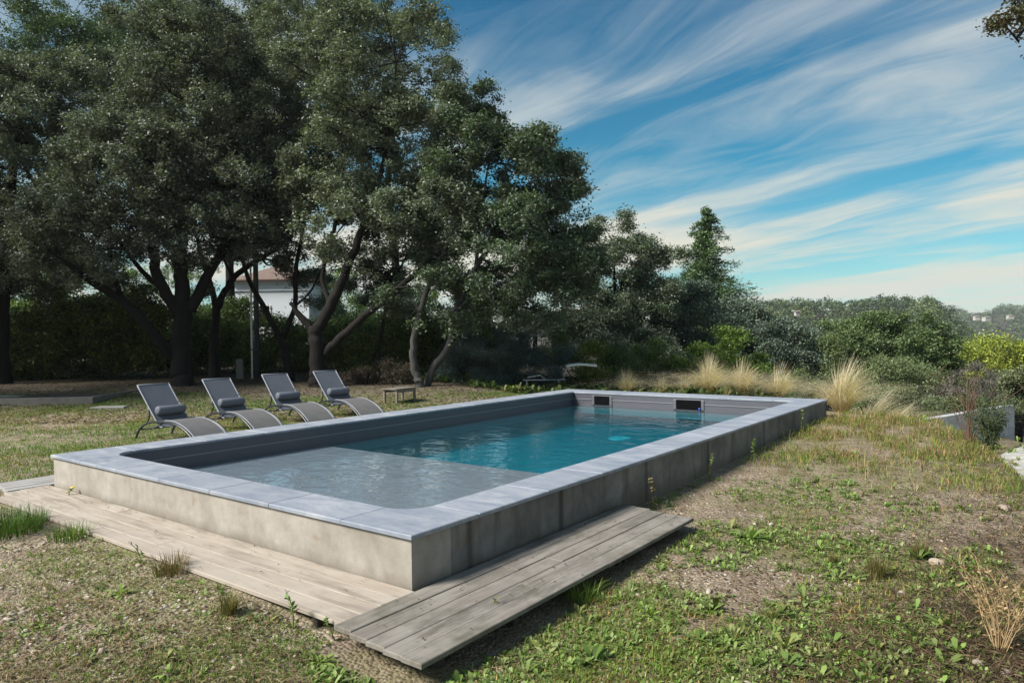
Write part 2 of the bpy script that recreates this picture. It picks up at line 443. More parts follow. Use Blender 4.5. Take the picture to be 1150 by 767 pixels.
def water_mat():
    m, k = new_mat('pool_water'); v = ocoord(k)
    a = k.noise(k.mapping(v, rot=(0, 0, .6), scale=(1, 1.5, 1)), 2.6, 2, .45, .6); b = k.noise(v, 9.0, 2, .5, .5); c3 = k.noise(v, .5, 2)
    amt = k.ramp(c3, [(.38, .15), (.62, 1)])
    h = k.math('ADD', k.math('MULTIPLY', a, 1.0), k.math('MULTIPLY', k.math('MULTIPLY', b, .34), amt))
    nrm = bump(k, h, .60, .026)
    fr = k.add('ShaderNodeFresnel', {'IOR': 1.45, 'Normal': nrm}).outputs[0]
    gl = k.add('ShaderNodeBsdfGlossy', {'Color': (1, 1, 1, 1), 'Roughness': .015, 'Normal': nrm}).outputs[0]
    tr = k.add('ShaderNodeBsdfTransparent', {'Color': (.97, .99, 1.0, 1)}).outputs[0]
    fr = k.math('MULTIPLY', fr, k.math('SUBTRACT', 1.0, k.add('ShaderNodeNewGeometry').outputs['Backfacing']))
    mx = k.add('ShaderNodeMixShader', {0: fr, 1: tr, 2: gl}).outputs[0]
    out = k.add('ShaderNodeOutputMaterial'); k.l.new(mx, out.inputs[0])
    vol = k.add('ShaderNodeVolumeAbsorption', {'Color': (.05, .83, .895, 1), 'Density': 1.6}).outputs[0]
    sca = k.add('ShaderNodeVolumeScatter', {'Color': (.25, .85, 1.0, 1), 'Density': .075, 'Anisotropy': 0.0}).outputs[0]
    k.l.new(k.add('ShaderNodeAddShader', {0: vol, 1: sca}).outputs[0], out.inputs['Volume'])
    return m
M_WATER = water_mat()

# ------------------------------------------------------------------ ground
def axis(lo, hi, step, far, extra, grow=1.13):
    core = list(np.arange(lo, hi + 1e-6, step)); a = lo; s = step; L = []
    while a > -far: s *= grow; a -= s; L.append(a)
    b = hi; s = step; R_ = []
    while b < far: s *= grow; b += s; R_.append(b)
    ax = np.array(sorted(L + core + R_))
    for e in extra: ax[np.argmin(abs(ax - e))] = e
    return np.array(sorted(set(ax)))
GX = axis(-14, 7, .18, 4000, (-5.8, -.2)); GY = axis(-6, 20, .18, 4000, (.2, PL - .2))
gx, gy = np.meshgrid(GX, GY); wx, wy = world_xy(gx, gy)
gz = terrain(wx.ravel(), wy.ravel())
nx, ny = len(GX), len(GY)
ii, jj = np.meshgrid(np.arange(nx - 1), np.arange(ny - 1))
keep = ~((GX[ii] >= -5.81) & (GX[ii + 1] <= -.19) & (GY[jj] >= .19) & (GY[jj + 1] <= PL - .19))
i0 = (jj * nx + ii)[keep]
quads = np.stack([i0, i0 + 1, i0 + 1 + nx, i0 + nx], 1)
g = np_mesh('ground', np.stack([wx.ravel(), wy.ravel(), gz], 1), quads.ravel(), np.arange(len(quads)) * 4, M_GROUND, smooth=True)
tag(g, kind='structure')

# pale gravel path below the brow on the right
def sheet(name, outline, mat, lift=.02, n=24):
    P = np.array(outline, float)          # four corners
    u, v = np.meshgrid(np.linspace(0, 1, n), np.linspace(0, 1, n)); u = u.ravel()[:, None]; v = v.ravel()[:, None]
    Q = (P[0] * (1 - u) + P[1] * u) * (1 - v) + (P[3] * (1 - u) + P[2] * u) * v
    Q[:, 0] += .25 * np.sin(v[:, 0] * 9); z = terrain(Q[:, 0], Q[:, 1]) + lift
    a, b = np.meshgrid(np.arange(n - 1), np.arange(n - 1)); i = (b * n + a).ravel()
    q = np.stack([i, i + 1, i + 1 + n, i + n], 1)
    return np_mesh(name, np.column_stack([Q, z]), q.ravel(), np.arange(len(q)) * 4, mat, smooth=True)
M_GRAVEL = plain('pale_gravel', (.36, .35, .325), .95, var=.42, scale=3.5, bmp=.6)
gp = sheet('gravel_path', [(8.4, 12.6), (11.5, 9.0), (21.0, 17.5), (14.4, 19.7)], M_GRAVEL); tag(gp, kind='structure')

# ------------------------------------------------------------------ the pool
pool = thing('swimming_pool', 'raised rectangular pool with concrete walls and blue-grey stone coping', 'swimming pool', (PB[0], PB[1], 0), ROTP)
C, IX0, IX1, IY0, IY1 = .44, -5.50, -.45, .43, 10.80
M_CONC = concrete_mat('wall_concrete', [], (.24, .215, .185), (.38, .35, .31), .16)
M_CONC2 = concrete_mat('shaded_stained_concrete', [.63, 1.87, 3.54, 5.28, 7.54, 9.7], (.10, .095, .088), (.24, .232, .218), .75)  # real stains, plus the long wall's shade put into a darker base
wall = MB()
wall.box(-PW + .025, -.025, .025, IY0 - .012, -.6, .345)
wall.build('wall', M_CONC, pool); wall = MB()
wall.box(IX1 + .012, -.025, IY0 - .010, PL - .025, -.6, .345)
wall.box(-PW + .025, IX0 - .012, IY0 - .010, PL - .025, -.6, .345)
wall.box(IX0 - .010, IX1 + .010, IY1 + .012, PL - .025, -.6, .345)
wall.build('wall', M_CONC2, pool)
cop = MB(); R_ = .26; S_ = C + R_; gap = .006; Z0, Z1, BV = .346, PH, .006
def arc(cx, cy_, r, a0, a1, n=10): return [(cx + r * math.cos(a), cy_ + r * math.sin(a)) for a in np.linspace(a0, a1, n)]
ix0, ix1, iy0, iy1 = IX0 + .02, IX1 - .02, IY0 + .02, IY1 - .02      # coping overhangs the basin a little
cop.prism([(0, 0), (0, iy0 + R_), *arc(ix1 - R_, iy0 + R_, R_, 0, -math.pi / 2), (ix1 - R_, 0)], Z0, Z1, BV)
cop.prism([(-PW, 0), (ix0 + R_, 0), *arc(ix0 + R_, iy0 + R_, R_, -math.pi / 2, -math.pi), (-PW, iy0 + R_)], Z0, Z1, BV)
ys = np.linspace(iy0 + R_, iy1, 12)
for a, b in zip(ys[:-1], ys[1:]):
    cop.prism([(ix1, a + gap), (0, a + gap), (0, b), (ix1, b)], Z0, Z1 + random.uniform(-.001, .001), BV)
    cop.prism([(-PW, a + gap), (ix0, a + gap), (ix0, b), (-PW, b)], Z0, Z1 + random.uniform(-.001, .001), BV)
xs = np.linspace(ix0 + R_, ix1 - R_, 6)
for a, b in zip(xs[:-1], xs[1:]): cop.prism([(a + gap, 0), (b - gap * .2, 0), (b - gap * .2, iy0), (a + gap, iy0)], Z0, Z1 + random.uniform(-.001, .001), BV)
xs = np.linspace(-PW, 0, 8)
for a, b in zip(xs[:-1], xs[1:]): cop.prism([(a + gap, iy1 + gap), (b, iy1 + gap), (b, PL), (a + gap, PL)], Z0, Z1 + random.uniform(-.001, .001), BV)
cop.build('coping', M_STONE, pool)
lin = MB(); T = .010
for x0, x1, y0, y1 in ((IX0 - T, IX0, IY0, IY1), (IX1, IX1 + T, IY0, IY1), (IX0 - T, IX1 + T, IY0 - T, IY0), (IX0 - T, IX1 + T, IY1, IY1 + T)):
    lin.box(x0, x1, y0, y1, -.38, .343)
lin.build('liner', M_LINER, pool)
MB().box(IX0, IX1, 3.6, IY1, -.37, -.35).build('pool_floor', M_FLOOR, pool)
led = MB().box(IX0 + .002, IX1 - .002, IY0 + .002, 3.6, -.375, .048)
led.build('ledge', M_LEDGE, pool)
rail = MB()
rail.box(IX0, IX0 + .014, IY0 + .01, IY1, .205, .222); [rail.box(p, q, IY1 - .014, IY1 - .001, .205, .222) for p, q in ((IX0 + .014, -4.99), (-4.45, -2.97), (-2.27, IX1 - .014))]
rail.build('liner_rail', M_LINER_LIGHT, pool)
trim = MB(); trim.box(IX0, IX0 + .10, IY0 + .01, IY1, -.10, .035); trim.box(IX0 + .10, IX1, IY1 - .10, IY1, -.10, .035)
trim.build('waterline_step', M_LINER_LIGHT, pool)
for (xc, wd, blue) in ((-4.72, .40, False), (-2.62, .56, True)):
    fr = MB(); y0 = IY1 - .022; a, b = xc - wd / 2, xc + wd / 2; zt, zb = .31, .10
    fr.box(a - .06, b + .06, y0 + .012, IY1 - .001, zt - .012, zt - .002); fr.box(a - .06, b + .06, y0 + .012, IY1 - .001, zb - .012, zb - .005)
    fr.box(a - .06, a, y0, IY1 - .001, zb - .005, zt - .012); fr.box(b, b + .06, y0, IY1 - .001, zb - .005, zt - .012)
    f = fr.build('skimmer', M_SKIM, pool, bevel=.004)
    MB().box(a, b, IY1 - .006, IY1 - .002, zb - .005, zt - .012).build('opening', M_BLACK, f)
    MB().box(a + .02, b - .02, IY1 - .014, IY1 - .007, zb - .005, zb + .02).build('weir_flap', M_BLACK, f)
    if blue: MB().tube([(b - .03, IY1 - .05, .125), (b - .03, IY1 - .02, .125)], .022, 12).build('valve_knob', M_BLUE, f, smooth=True)
MB().tube([(-3.3, 9.0, -.35), (-3.3, 9.0, -.33)], .22, 24).build('drain_cover', M_WHITE, pool)
wt = MB().box(IX0 + .0005, IX1 - .0005, IY0 + .0005, IY1 - .0005, -.342, .075)
wo = wt.build('water', M_WATER); wo.location = (PB[0], PB[1], 0); wo.rotation_euler = (0, 0, ROTP); tag(wo, kind='structure')

# ------------------------------------------------------------------ wooden decks
M_WOODP = wood_mat('pale_boards', [(.25, .205, .165), (.44, .385, .32), (.48, .44, .385), (.30, .26, .22)], 'x')
M_WOODG = wood_mat('grey_boards', [(.10, .088, .075), (.27, .245, .215), (.33, .31, .28), (.20, .18, .155)], 'y', .6)
M_WOODS = wood_mat('strip_boards', [(.22, .21, .20), (.36, .35, .34), (.40, .39, .38), (.30, .29, .28)], 'y')
M_JOIST = plain('joist', (.06, .05, .04), .9)
rr = random.Random(5)
def deck(name, label, mat, rows, along, z=0.0):
    """rows: (across0, across1, [(start, end), ...])"""
    t = thing(name, label, 'wooden deck', (PB[0], PB[1], 0), ROTP)
    b = MB()
    for c0, c1, spans in rows:
        for s0, s1 in spans:
            dz_ = rr.uniform(-.0035, .0035); th = .028
            poly = [(s0, c0), (s1, c0), (s1, c1), (s0, c1)] if along == 'x' else [(c0, s0), (c1, s0), (c1, s1), (c0, s1)]
            b.prism(poly, z - th + dz_, z + dz_, .004)
    b.build('boards', mat, t)
    return t
bw = .152
rows = []
for i in range(4):
    y1 = -.004 - i * (bw + .004) + .02; cut = -5.98 + 1.9 + i * .7 + rr.uniform(-.3, .3); st = -6.15 + rr.uniform(-.04, .04) + (.25 if i == 3 else 0)
    rows.append((y1 - bw, y1, [(st, cut - .002), (cut + .002, .012)] if i % 2 == 0 else [(st, .012)]))
dk = deck('wooden_deck', 'pale bleached board walk along the sunlit front wall of the pool', M_WOODP, rows, 'x')
js = MB()
for x in np.arange(-5.7, .0, .6): js.box(x, x + .05, -.58, -.02, -.10, -.03)
js.build('joist', M_JOIST, dk)
rows = []
for i in range(5):
    x0 = .018 + i * (bw + .005); en = 2.93 - .02 * i + rr.uniform(-.02, .02); sta = -.665 - .015 * i
    cut = (1.6, .75, 1.1, .55, 1.25)[i]
    rows.append((x0, x0 + bw, [(sta, cut - .002), (cut + .002, en)]))
rows = [(a + .0, b, s) for a, b, s in rows]
dk2 = deck('wooden_deck', 'weathered grey board platform along the shaded long wall, raised above the weeds', M_WOODG, rows, 'y', .004)
js = MB()
for y in (-.45, .25, .95, 1.65, 2.35, 2.75): js.box(.05, .66, y, y + .05, -.17, -.026)
js.build('joist', M_JOIST, dk2)
rows = []
for i in range(4):
    x1 = -PW - .004 - i * (bw + .004) - .13
    rows.append((x1 - bw, x1, [(-.40 + .02 * i, 4.0), (4.004, 8.6)]))
deck('wooden_deck', 'narrow grey board strip running back beside the left corner of the pool', M_WOODS, rows, 'y', .004)

# ------------------------------------------------------------------ sun loungers
def make_lounger():
    t = thing('sun_lounger', '', 'sun lounger')
    W_ = .66
    arch = spline([(0, 0), (.07, .12), (.22, .235), (.45, .305), (.80, .335), (1.15, .315), (1.42, .225), (1.62, .10), (1.74, .0)], 5)
    for y in (0, W_):
        MB().tube([(p[0], y, max(p[1], .018)) for p in arch], .019, 8).build('side_rail', M_METAL, t, smooth=True)
    for x, z in ((.16, .17), (.52, .21), (1.60, .10)): MB().tube([(x, .0, z), (x, W_, z)], .013, 8).build('cross_bar', M_METAL, t, smooth=True)
    for y in (.03, W_ - .03): MB().tube([(.16, y, .17), (.52, y, .21), (.80, y, .325)], .012, 8).build('seat_rail', M_METAL, t, smooth=True)
    for y in (.045, W_ - .045): MB().tube([(.30, y, .62), (.36, y, .40), (.25, y, .25)], .012, 8).build('back_strut', M_METAL, t, smooth=True)
    back = spline([(.0, .925), (.30, .60), (.56, .325), (.66, .245), (.74, .235)], 5)
    MB().ribbon(back, .055, W_ - .055, .008).build('backrest', M_SLING, t, smooth=False)
    for y in (.042, W_ - .042):
        MB().tube([(p[0], y, p[1]) for p in back], .014, 8).build('back_rail', M_EDGE, t, smooth=True)
    MB().tube([(.0, .042, .925), (.0, W_ - .042, .925)], .013, 8).build('back_rail', M_EDGE, t, smooth=True)
    leg = spline([(.74, .30), (.80, .345), (.98, .352), (1.18, .322), (1.42, .238), (1.60, .13), (1.68, .07)], 5)
    MB().ribbon(leg, .055, W_ - .055, .008).build('leg_rest', M_SLING_LEG, t)
    for y in (.042, W_ - .042):
        MB().tube([(p[0], y, p[1]) for p in leg], .012, 8).build('leg_rail', M_EDGE, t, smooth=True)
    d = np.array([.0 - .56, .925 - .325]); d /= np.linalg.norm(d); nrm = np.array([d[1], -d[0]])
    c = np.array([.56, .325]) + d * .16 + nrm * .085
    pl = MB(); ring = []
    pts = [(c[0], .075, c[1]), (c[0], .085, c[1]), (c[0], .11, c[1]), (c[0], W_ / 2, c[1] - .006), (c[0], W_ - .11, c[1]), (c[0], W_ - .085, c[1]), (c[0], W_ - .075, c[1])]
    pl.tube(pts, [.045, .07, .079, .081, .079, .07, .045], 18).build('headrest_pillow', M_PILLOW, t, smooth=True)
    return t
M_SLING_LEG = sling_mat('sunlit_grey_sling', (.10, .10, .105), (.165, .16, .155))  # same sling, with sunlight on the leg rest put into its colour
lg0 = make_lounger()
LG = 'row of grey sun loungers on the lawn'
spots = [((-9.86, 2.74), .09, 'grey sling sun lounger nearest the left corner of the pool, first of the row'),
         ((-10.14, 4.14), .02, 'grey sling sun lounger second from the left in the row on the lawn'),
         ((-10.2, 5.53), -.06, 'grey sling sun lounger third from the left, beside the farthest lounger of the row'),
         ((-10.0, 6.73), -.07, 'grey sling sun lounger farthest right in the row, closest to the low wooden table')]
for i, (p, a, lb) in enumerate(spots):
    o = lg0 if i == 0 else copy_tree(lg0)
    X, Y = world_xy(*p); o.location = (X, Y, tz(X, Y) - .004); o.rotation_euler = (0, 0, ROTP + a); o.scale = (1.05,) * 3; tag(o, lb, 'sun lounger', LG)

# low wooden table
X, Y = world_xy(-9.55, 9.05)
tb = thing('side_table', 'low slatted wooden table standing on the lawn right of the loungers', 'table', (X, Y, tz(X, Y)), ROTP + .1)
s = MB()
for k in range(6): s.box(-.24, .24, -.40 + k * .135, -.40 + k * .135 + .125, .335, .36)
s.build('tabletop', M_TABLEWOOD, tb)
for sx in (-1, 1):
    for sy in (-1, 1): MB().box(sx * .2 - .025, sx * .2 + .025, sy * .34 - .025, sy * .34 + .025, 0, .334).build('leg', M_TABLEWOOD, tb)
ap = MB(); ap.box(-.225, -.20, -.31, .31, .26, .33); ap.box(.20, .225, -.31, .31, .26, .33); ap.build('apron', M_TABLEWOOD, tb)

# old lounger with its own little sunshade, beyond the far corner
X, Y = 0.9, 22.0
ol = thing('shaded_lounger', 'old grey lounger with a small white sunshade beyond the far pool corner', 'sun lounger', (X, Y, tz(X, Y)), 0.0)
zz = tz(X, Y)
f = MB()
for y in (0, .6): f.tube([(-.55, y, .28), (.75, y, .28)], .018, 8)
f.tube([(-.55, 0, .28), (-.55, .6, .28)], .018, 8); f.tube([(.75, 0, .28), (.75, .6, .28)], .018, 8)
f.build('frame', M_GREYTUBE, ol, smooth=True)
for x in (-.45, .55):
    for y in (0, .6): MB().tube([(x, y, 0), (x, y, .28)], .016, 8).build('leg', M_GREYTUBE, ol, smooth=True)
MB().ribbon([(-.53, .30), (.1, .285), (.75, .30)], .03, .57, .012).build('seat', M_PILLOW, ol)
MB().ribbon([(.12, .30), (-.02, .42), (-.42, .36)], .03, .57, .012).build('backrest', M_WHITE, ol)
for y in (.02, .58): MB().tube([(.70, y, .28), (.74, y, .5), (.86, y, .70)], .014, 8).build('sunshade_arm', M_GREYTUBE, ol, smooth=True)
MB().ribbon(spline([(.80, .70), (1.2, .745), (1.75, .70)], 5), -.05, .65, .05).build('sunshade', M_WHITE, ol)

# raised bed, paving slabs
X, Y = -10.9, 18.2
bd = thing('raised_bed', 'low wooden framed bed of bare soil on the left edge of the lawn', 'raised bed', (X, Y, tz(X, Y)), .06)
b = MB(); b.box(-4.3, 0, 0, .10, -.2, .18); b.box(-4.3, 0, 3.3, 3.4, -.2, .18); b.box(-.10, 0, .102, 3.298, -.2, .185); b.box(-4.3, -4.2, .102, 3.298, -.2, .185)
b.build('frame', M_BEDWOOD, bd, bevel=.008)
MB().box(-4.195, -.105, .105, 3.295, -.2, .13).build('soil', M_SOIL, bd)
M_SLAB = plain('slab', (.24, .235, .22), .9, var=.2, scale=4, bmp=.3)
for (px, py, sx, sy, lb) in ((0, 451, 1.2, .5, 'pale flat slab at the left picture edge in front of the raised bed'), (125, 457, .8, .45, 'small grey paving slab sunk in the lawn behind the first lounger')):
    P = at(px, py, .1); o = MB().prism([(-sx / 2, -sy / 2), (sx / 2, -sy / 2 + .05), (sx / 2 - .06, sy / 2), (-sx / 2 + .03, sy / 2)], -.05, .04, .01).build('paving_slab', M_SLAB)
    o.location = (P[0], P[1], tz(P[0], P[1])); tag(o, lb, 'paving slab')

# ------------------------------------------------------------------ house, posts, retaining wall, car
def house():
    Yh = 46.0; P0 = dep(262, 345, Yh); P1 = dep(347, 345, Yh); zb = tz(P0[0], Yh) - .5
    ze = dep(310, 316, Yh)[2]; X0, X1 = P0[0], P1[0]
    t = thing('house', 'white rendered house with a clay tiled roof glimpsed between the oak trunks', 'house', (X0, Yh, zb)); H = ze - zb; Wd = X1 - X0
    MB().box(0, Wd, 0, 7, 0, H).build('wall', M_RENDER, t)
    r = MB(); e = .35; h = 1.55; b0 = len(r.v)
    # hipped roof with ridged tiles
    MBv = [(-e, -e, H + .02), (Wd + e, -e, H + .02), (Wd + e, 7 + e, H + .02), (-e, 7 + e, H + .02), (2.6, 3.5, H + h), (Wd - 2.6, 3.5, H + h)]
    r.v += MBv; r.f += [(0, 1, 5, 4), (1, 2, 5), (2, 3, 4, 5), (3, 0, 4), (3, 2, 1, 0)]
    n = 34
    for k in range(n):
        x = -e + (Wd + 2 * e) * (k + .5) / n
        fy = 1.0 if 2.6 < x < Wd - 2.6 else max(.06, min((x + e) / (2.6 + e), (Wd + e - x) / (2.6 + e)))
        r.tube([(x, -e - .05, H + .05), (x, -e + (3.5 + e) * fy, H + .05 + (h - .02) * fy)], .07, 6)
    r.build('roof', M_ROOF, t)
    c = MB(); c.box(-.08, Wd + .08, -.08, -.002, H - .62, H - .55); c.box(-.12, Wd + .12, -.14, -.002, H - .14, H); c.build('cornice', M_RENDER, t)
    wn = MB().box(Wd * .30, Wd * .30 + .9, -.03, .02, H - 2.9, H - 1.6).build('window', M_BLACK, t)
    fr = MB(); x = Wd * .30
    fr.box(x - .06, x, -.05, -.002, H - 2.95, H - 1.55); fr.box(x + .9, x + .96, -.05, -.002, H - 2.95, H - 1.55); fr.box(x, x + .9, -.05, -.031, H - 1.6, H - 1.55); fr.build('frame', M_WHITE, wn)
house()
def post(px, py0, Yd, ztop, lb, name, cat, r, mat):
    P = dep(px, py0, Yd); z = tz(P[0], Yd); t = thing(name, lb, cat, (P[0], Yd, z))
    MB().tube([(0, 0, -.2), (0, 0, ztop)], [r, r * .85], 12).build('shaft', mat, t, smooth=True); return t
t = post(289, 415, 24.5, 7.5, 'slim tall metal pole standing between the oak trunks', 'utility_pole', 'pole', .095, M_STEEL)
MB().tube([(-.16, -.05, -.2), (-.16, -.05, 4.2)], .035, 8).build('conduit', M_WHITE, t, smooth=True)
for z in (1.0, 2.6, 4.0): MB().box(-.2, .1, -.1, -.02, z, z + .04).build('clamp', M_STEEL, t)
P = dep(269, 405, 25.0)
o = MB().prism([(-.11, -.05), (.11, -.05), (.11, .05), (-.11, .05)], -.2, .70, .03).build('marker_stone', plain('pale_stake', (.20, .19, .17), .9)); o.location = (P[0], 25.0, tz(P[0], 25)); tag(o, 'short pale upright stone stake left of the metal pole', 'stake')

a = at(1012, 476, -.48); bE = dep(1139, 455, 20.0); a = dep(1012, 476, 16.6)
L_ = math.hypot(bE[0] - a[0], bE[1] - a[1]); rz = math.atan2(bE[1] - a[1], bE[0] - a[0])
rw = thing('retaining_wall', 'low grey concrete block wall below the brow on the right', 'wall', (a[0], a[1], a[2]), rz)
wb = MB()
n = 16
for k in range(n):
    zt = (bE[2] - a[2]) * (k + 1) / n; wb.box(L_ * k / n + .004, L_ * (k + 1) / n - .004, 0, .2, -1.6, zt)
wb.build('wall', M_BLOCK, rw)

def car():
    P = dep(28, 392, 39.0); z = tz(P[0], 39)
    t = thing('parked_car', 'pale car parked beyond the hedge at the far left edge', 'car', (P[0] + .4, 39.0, z), math.radians(8))
    M_PAINT = plain('pale_car_paint', (.45, .55, .60), .25, spec=.6); M_GLASS = plain('car_glass', (.03, .07, .08), .08, spec=.8); M_TYRE = plain('tyre', (.02, .02, .02), .8)
    prof = [(-2.1, .35), (-2.1, .75), (-1.9, .92), (-1.35, 1.0), (-.75, 1.48), (.8, 1.5), (1.5, 1.02), (2.0, .9), (2.12, .6), (2.1, .35)]
    b = MB(); n = len(prof)
    for y in (-.85, .85): b.v += [(x, y * (.86 if zz_ > 1.1 else 1), zz_) for x, zz_ in prof]
    b.f += [tuple(range(n)), tuple(reversed(range(n, 2 * n)))] + [(i, n + i, n + (i + 1) % n, (i + 1) % n) for i in range(n)]
    b.build('body', M_PAINT, t, bevel=.05)
    for x0, x1, x2, x3 in ((-1.15, -.05, -.05, -.68), (.05, 1.2, .78, .05)):
        m = MB(); m.v += [(x0, -.862, 1.04), (x1, -.862, 1.04), (x2, -.75, 1.42), (x3, -.75, 1.42)]; m.f += [(0, 1, 2, 3)]
        m.build('side_window', M_GLASS, t)
    for x in (-1.3, 1.3):
        for y in (-.8, .8):
            w_ = MB().tube([(x, y - .1, .32), (x, y + .1, .32)], .32, 20).build('wheel', M_TYRE, t, smooth=False)
            MB().tube([(x, y - .105, .32), (x, y - .09, .32)], .19, 16).build('rim', M_STEEL, w_)
    MB().box(2.09, 2.14, -.7, -.4, .66, .80).build('headlight', M_WHITE, t); MB().box(2.09, 2.14, .4, .7, .66, .80).build('headlight', M_WHITE, t)
car()

# ------------------------------------------------------------------ foliage
def leaf_arrays(Cn, L, asp=.5, up=.5, rng=RNG, lean=None):
    N = len(Cn); n = rng.normal(size=(N, 3)); n[:, 2] = np.abs(n[:, 2]) + up
    n /= np.linalg.norm(n, axis=1)[:, None]
    t = rng.normal(size=(N, 3))
    if lean is not None: t = t * .6 + lean
    t -= n * (t * n).sum(1)[:, None]; t /= np.linalg.norm(t, axis=1)[:, None] + 1e-9
    b = np.cross(n, t); l = (L * rng.uniform(.65, 1.3, N))[:, None]; wv = l * asp
    V = np.empty((N, 4, 3)); fold = n * l * .10
    V[:, 0] = Cn - t * l * .5; V[:, 1] = Cn + b * wv * .5 + fold; V[:, 2] = Cn + t * l * .5; V[:, 3] = Cn - b * wv * .5 + fold
    return V.reshape(-1, 3)
def leaf_obj(name, V, tint_leaf, mat, parent=None, base=None):
    n = len(V) // 4
    if base is not None: V = V - np.array(base)
    return np_mesh(name, V, np.arange(n * 4), np.arange(n) * 4, mat, parent, np.repeat(tint_leaf, 4, 0))
def palette(N, cols, rng=RNG, jit=.34, clump=None):
    cols = np.array(cols, float); i = rng.integers(0, len(cols), N)
    if clump is not None: i = np.where(rng.random(N) < .65, clump % len(cols), i)
    c = cols[i] * rng.uniform(1 - jit, 1 + jit, (N, 1)); return np.clip(c, .004, .9)

def lobes_to_leaves(lobes, clump_r, per, L, cols, rng, gapscale=.33, gap=-.25, asp=.5, shell=.45, up=.5):
    """lobes: (centre, (rx, ry, rz), number of clumps) in world space -> leaf quads, tints, clump centres"""
    Cs = []
    for c, r, n in lobes:
        r = np.array(r); m = 7; ns = max(4, int(n / m * .8)); d = rng.normal(size=(ns, 3)); d /= np.linalg.norm(d, axis=1)[:, None]
        q = shell + (1.0 - shell) * np.sqrt(rng.random(ns)); q *= 1 + .16 * wobble(d, .45, int(abs(c[0] * 10)) % 9)
        S = np.array(c) + d * q[:, None] * r
        sr = np.clip(.30 * np.exp(np.log(r).mean()), clump_r * 1.3, clump_r * 3.4) * rng.uniform(.6, 1.35, ns)
        kk_ = rng.integers(2 * m - 6, 2 * m + 8, ns); ix = np.repeat(np.arange(ns), kk_); e = rng.normal(size=(len(ix), 3)) + .5 * d[ix] + np.array([0, 0, .35]); e /= np.linalg.norm(e, axis=1)[:, None]
        P = S[ix] + e * (sr[ix] * rng.uniform(.55, 1.0, len(ix)))[:, None] * np.array([1, 1, .8])
        ok = wobble(P, gapscale, int(abs(c[2] * 7)) % 8) > gap
        Cs.append(P[ok])
    Cs = np.concatenate(Cs)
    k = rng.integers(int(per * .5), int(per * 1.5) + 1, len(Cs)); idx = np.repeat(np.arange(len(Cs)), k)
    sc = clump_r * rng.uniform(.6, 1.35, len(Cs))
    off = rng.normal(size=(len(idx), 3)) * np.array([1, 1, .72]) * .55 * sc[idx][:, None]
    Pn = Cs[idx] + off
    bright = rng.uniform(.72, 1.28, len(Cs)); tint = 1.5 * palette(len(idx), cols, rng, .36, rng.integers(0, 99, len(Cs))[idx]) * bright[idx][:, None]
    return leaf_arrays(Pn, L, asp, up, rng), tint, Cs

def make_tree(name, label, cat, base, limbs, lobes, cols, seed, group=None, clump_r=.23, per=64, L=.098, bark=None, twigs=60, gap=-.42, asp=.5, gapscale=.33, shell=.45, up=.5, mat=None, mul=1.5):
    """base world point; limbs: polylines of (x, y, z, radius) in world space; lobes in world space"""
    rng = np.random.default_rng(seed)
    t = thing(name, label, cat, tuple(base), 0, group)
    lobes = [(c, r, n * mul) for c, r, n in lobes]
    V, tint, Cs = lobes_to_leaves(lobes, clump_r, per, L, cols, rng, gapscale, gap, asp, shell, up)
    tr = MB(); lp = []
    for lm in limbs:
        sp = spline(lm, 6); pts = [p[:3] for p in sp]; rd = [max(.008, p[3]) for p in sp]
        pts = [p + rng.normal(size=3) * min(.02, .10 * r_) for p, r_ in zip(pts, rd)]
        rd = [x * .82 for x in rd]; tr.tube(pts, rd, 9); lp += [(p, r_) for p, r_ in zip(pts, rd)]
    LPt = np.array([p for p, _ in lp]); LR = np.array([r_ for _, r_ in lp])
    if twigs and len(Cs):
        far = LPt[:, 2] > base[2] + .25 * (Cs[:, 2].max() - base[2])
        cand = np.where(far)[0] if far.any() else np.arange(len(LPt))
        for q in Cs[rng.choice(len(Cs), min(twigs, len(Cs)), replace=False)]:
            d = np.linalg.norm(LPt[cand] - q, axis=1) + .6 * np.maximum(0, LPt[cand][:, 2] - q[2]); i = cand[int(np.argmin(d))]; p = LPt[i]; r0 = min(LR[i] * .6, .075)
            mid = (p + q) / 2 + rng.normal(size=3) * .12 * np.linalg.norm(q - p) + np.array([0, 0, -.05 * np.linalg.norm(q - p)])
            sp = spline([p, mid, q], 5); tr.tube(sp, list(np.linspace(r0, .008, len(sp))), 5, caps=False)
            for _ in range(2):
                q2 = q + rng.normal(size=3) * clump_r * .7; m2 = sp[6]; tr.tube([m2, (m2 + q2) / 2 + rng.normal(size=3) * .1, q2], [r0 * .45, .012, .006], 4, caps=False)
    tr.build('trunk', bark or M_BARK, t, smooth=True, offset=base)
    leaf_obj('crown', V, tint, mat or M_LEAF, t, base)
    return t

def lobe(px, py, rx, ry, Y, n, dr=None):
    c = dep(px, py, Y); s = Y / FPX
    return (c, (rx * s, (dr if dr else .8 * rx * s), ry * s), n)
def limb(Y, *pts):
    """photo points (x, y, radius in m[, depth offset]) at distance Y"""
    out = []
    for p in pts:
        q = dep(p[0], p[1], Y + (p[3] if len(p) > 3 else 0)); out.append((q[0], q[1], q[2], p[2]))
    return out
def gbase(px, Y): X = (px - CX) / FPX * Y; return np.array([X, Y, tz(X, Y)])
def root(limbs_, b):
    """start the first limb just below the soil"""
    f = limbs_[0]; r0 = f[0][3]; limbs_[0] = [(b[0], b[1], b[2] - .15, r0 * 1.35), (b[0] * .7 + f[1][0] * .3, b[1] * .7 + f[1][1] * .3, b[2] * .7 + f[1][2] * .3, r0 * 1.05)] + f[1:]
    return limbs_

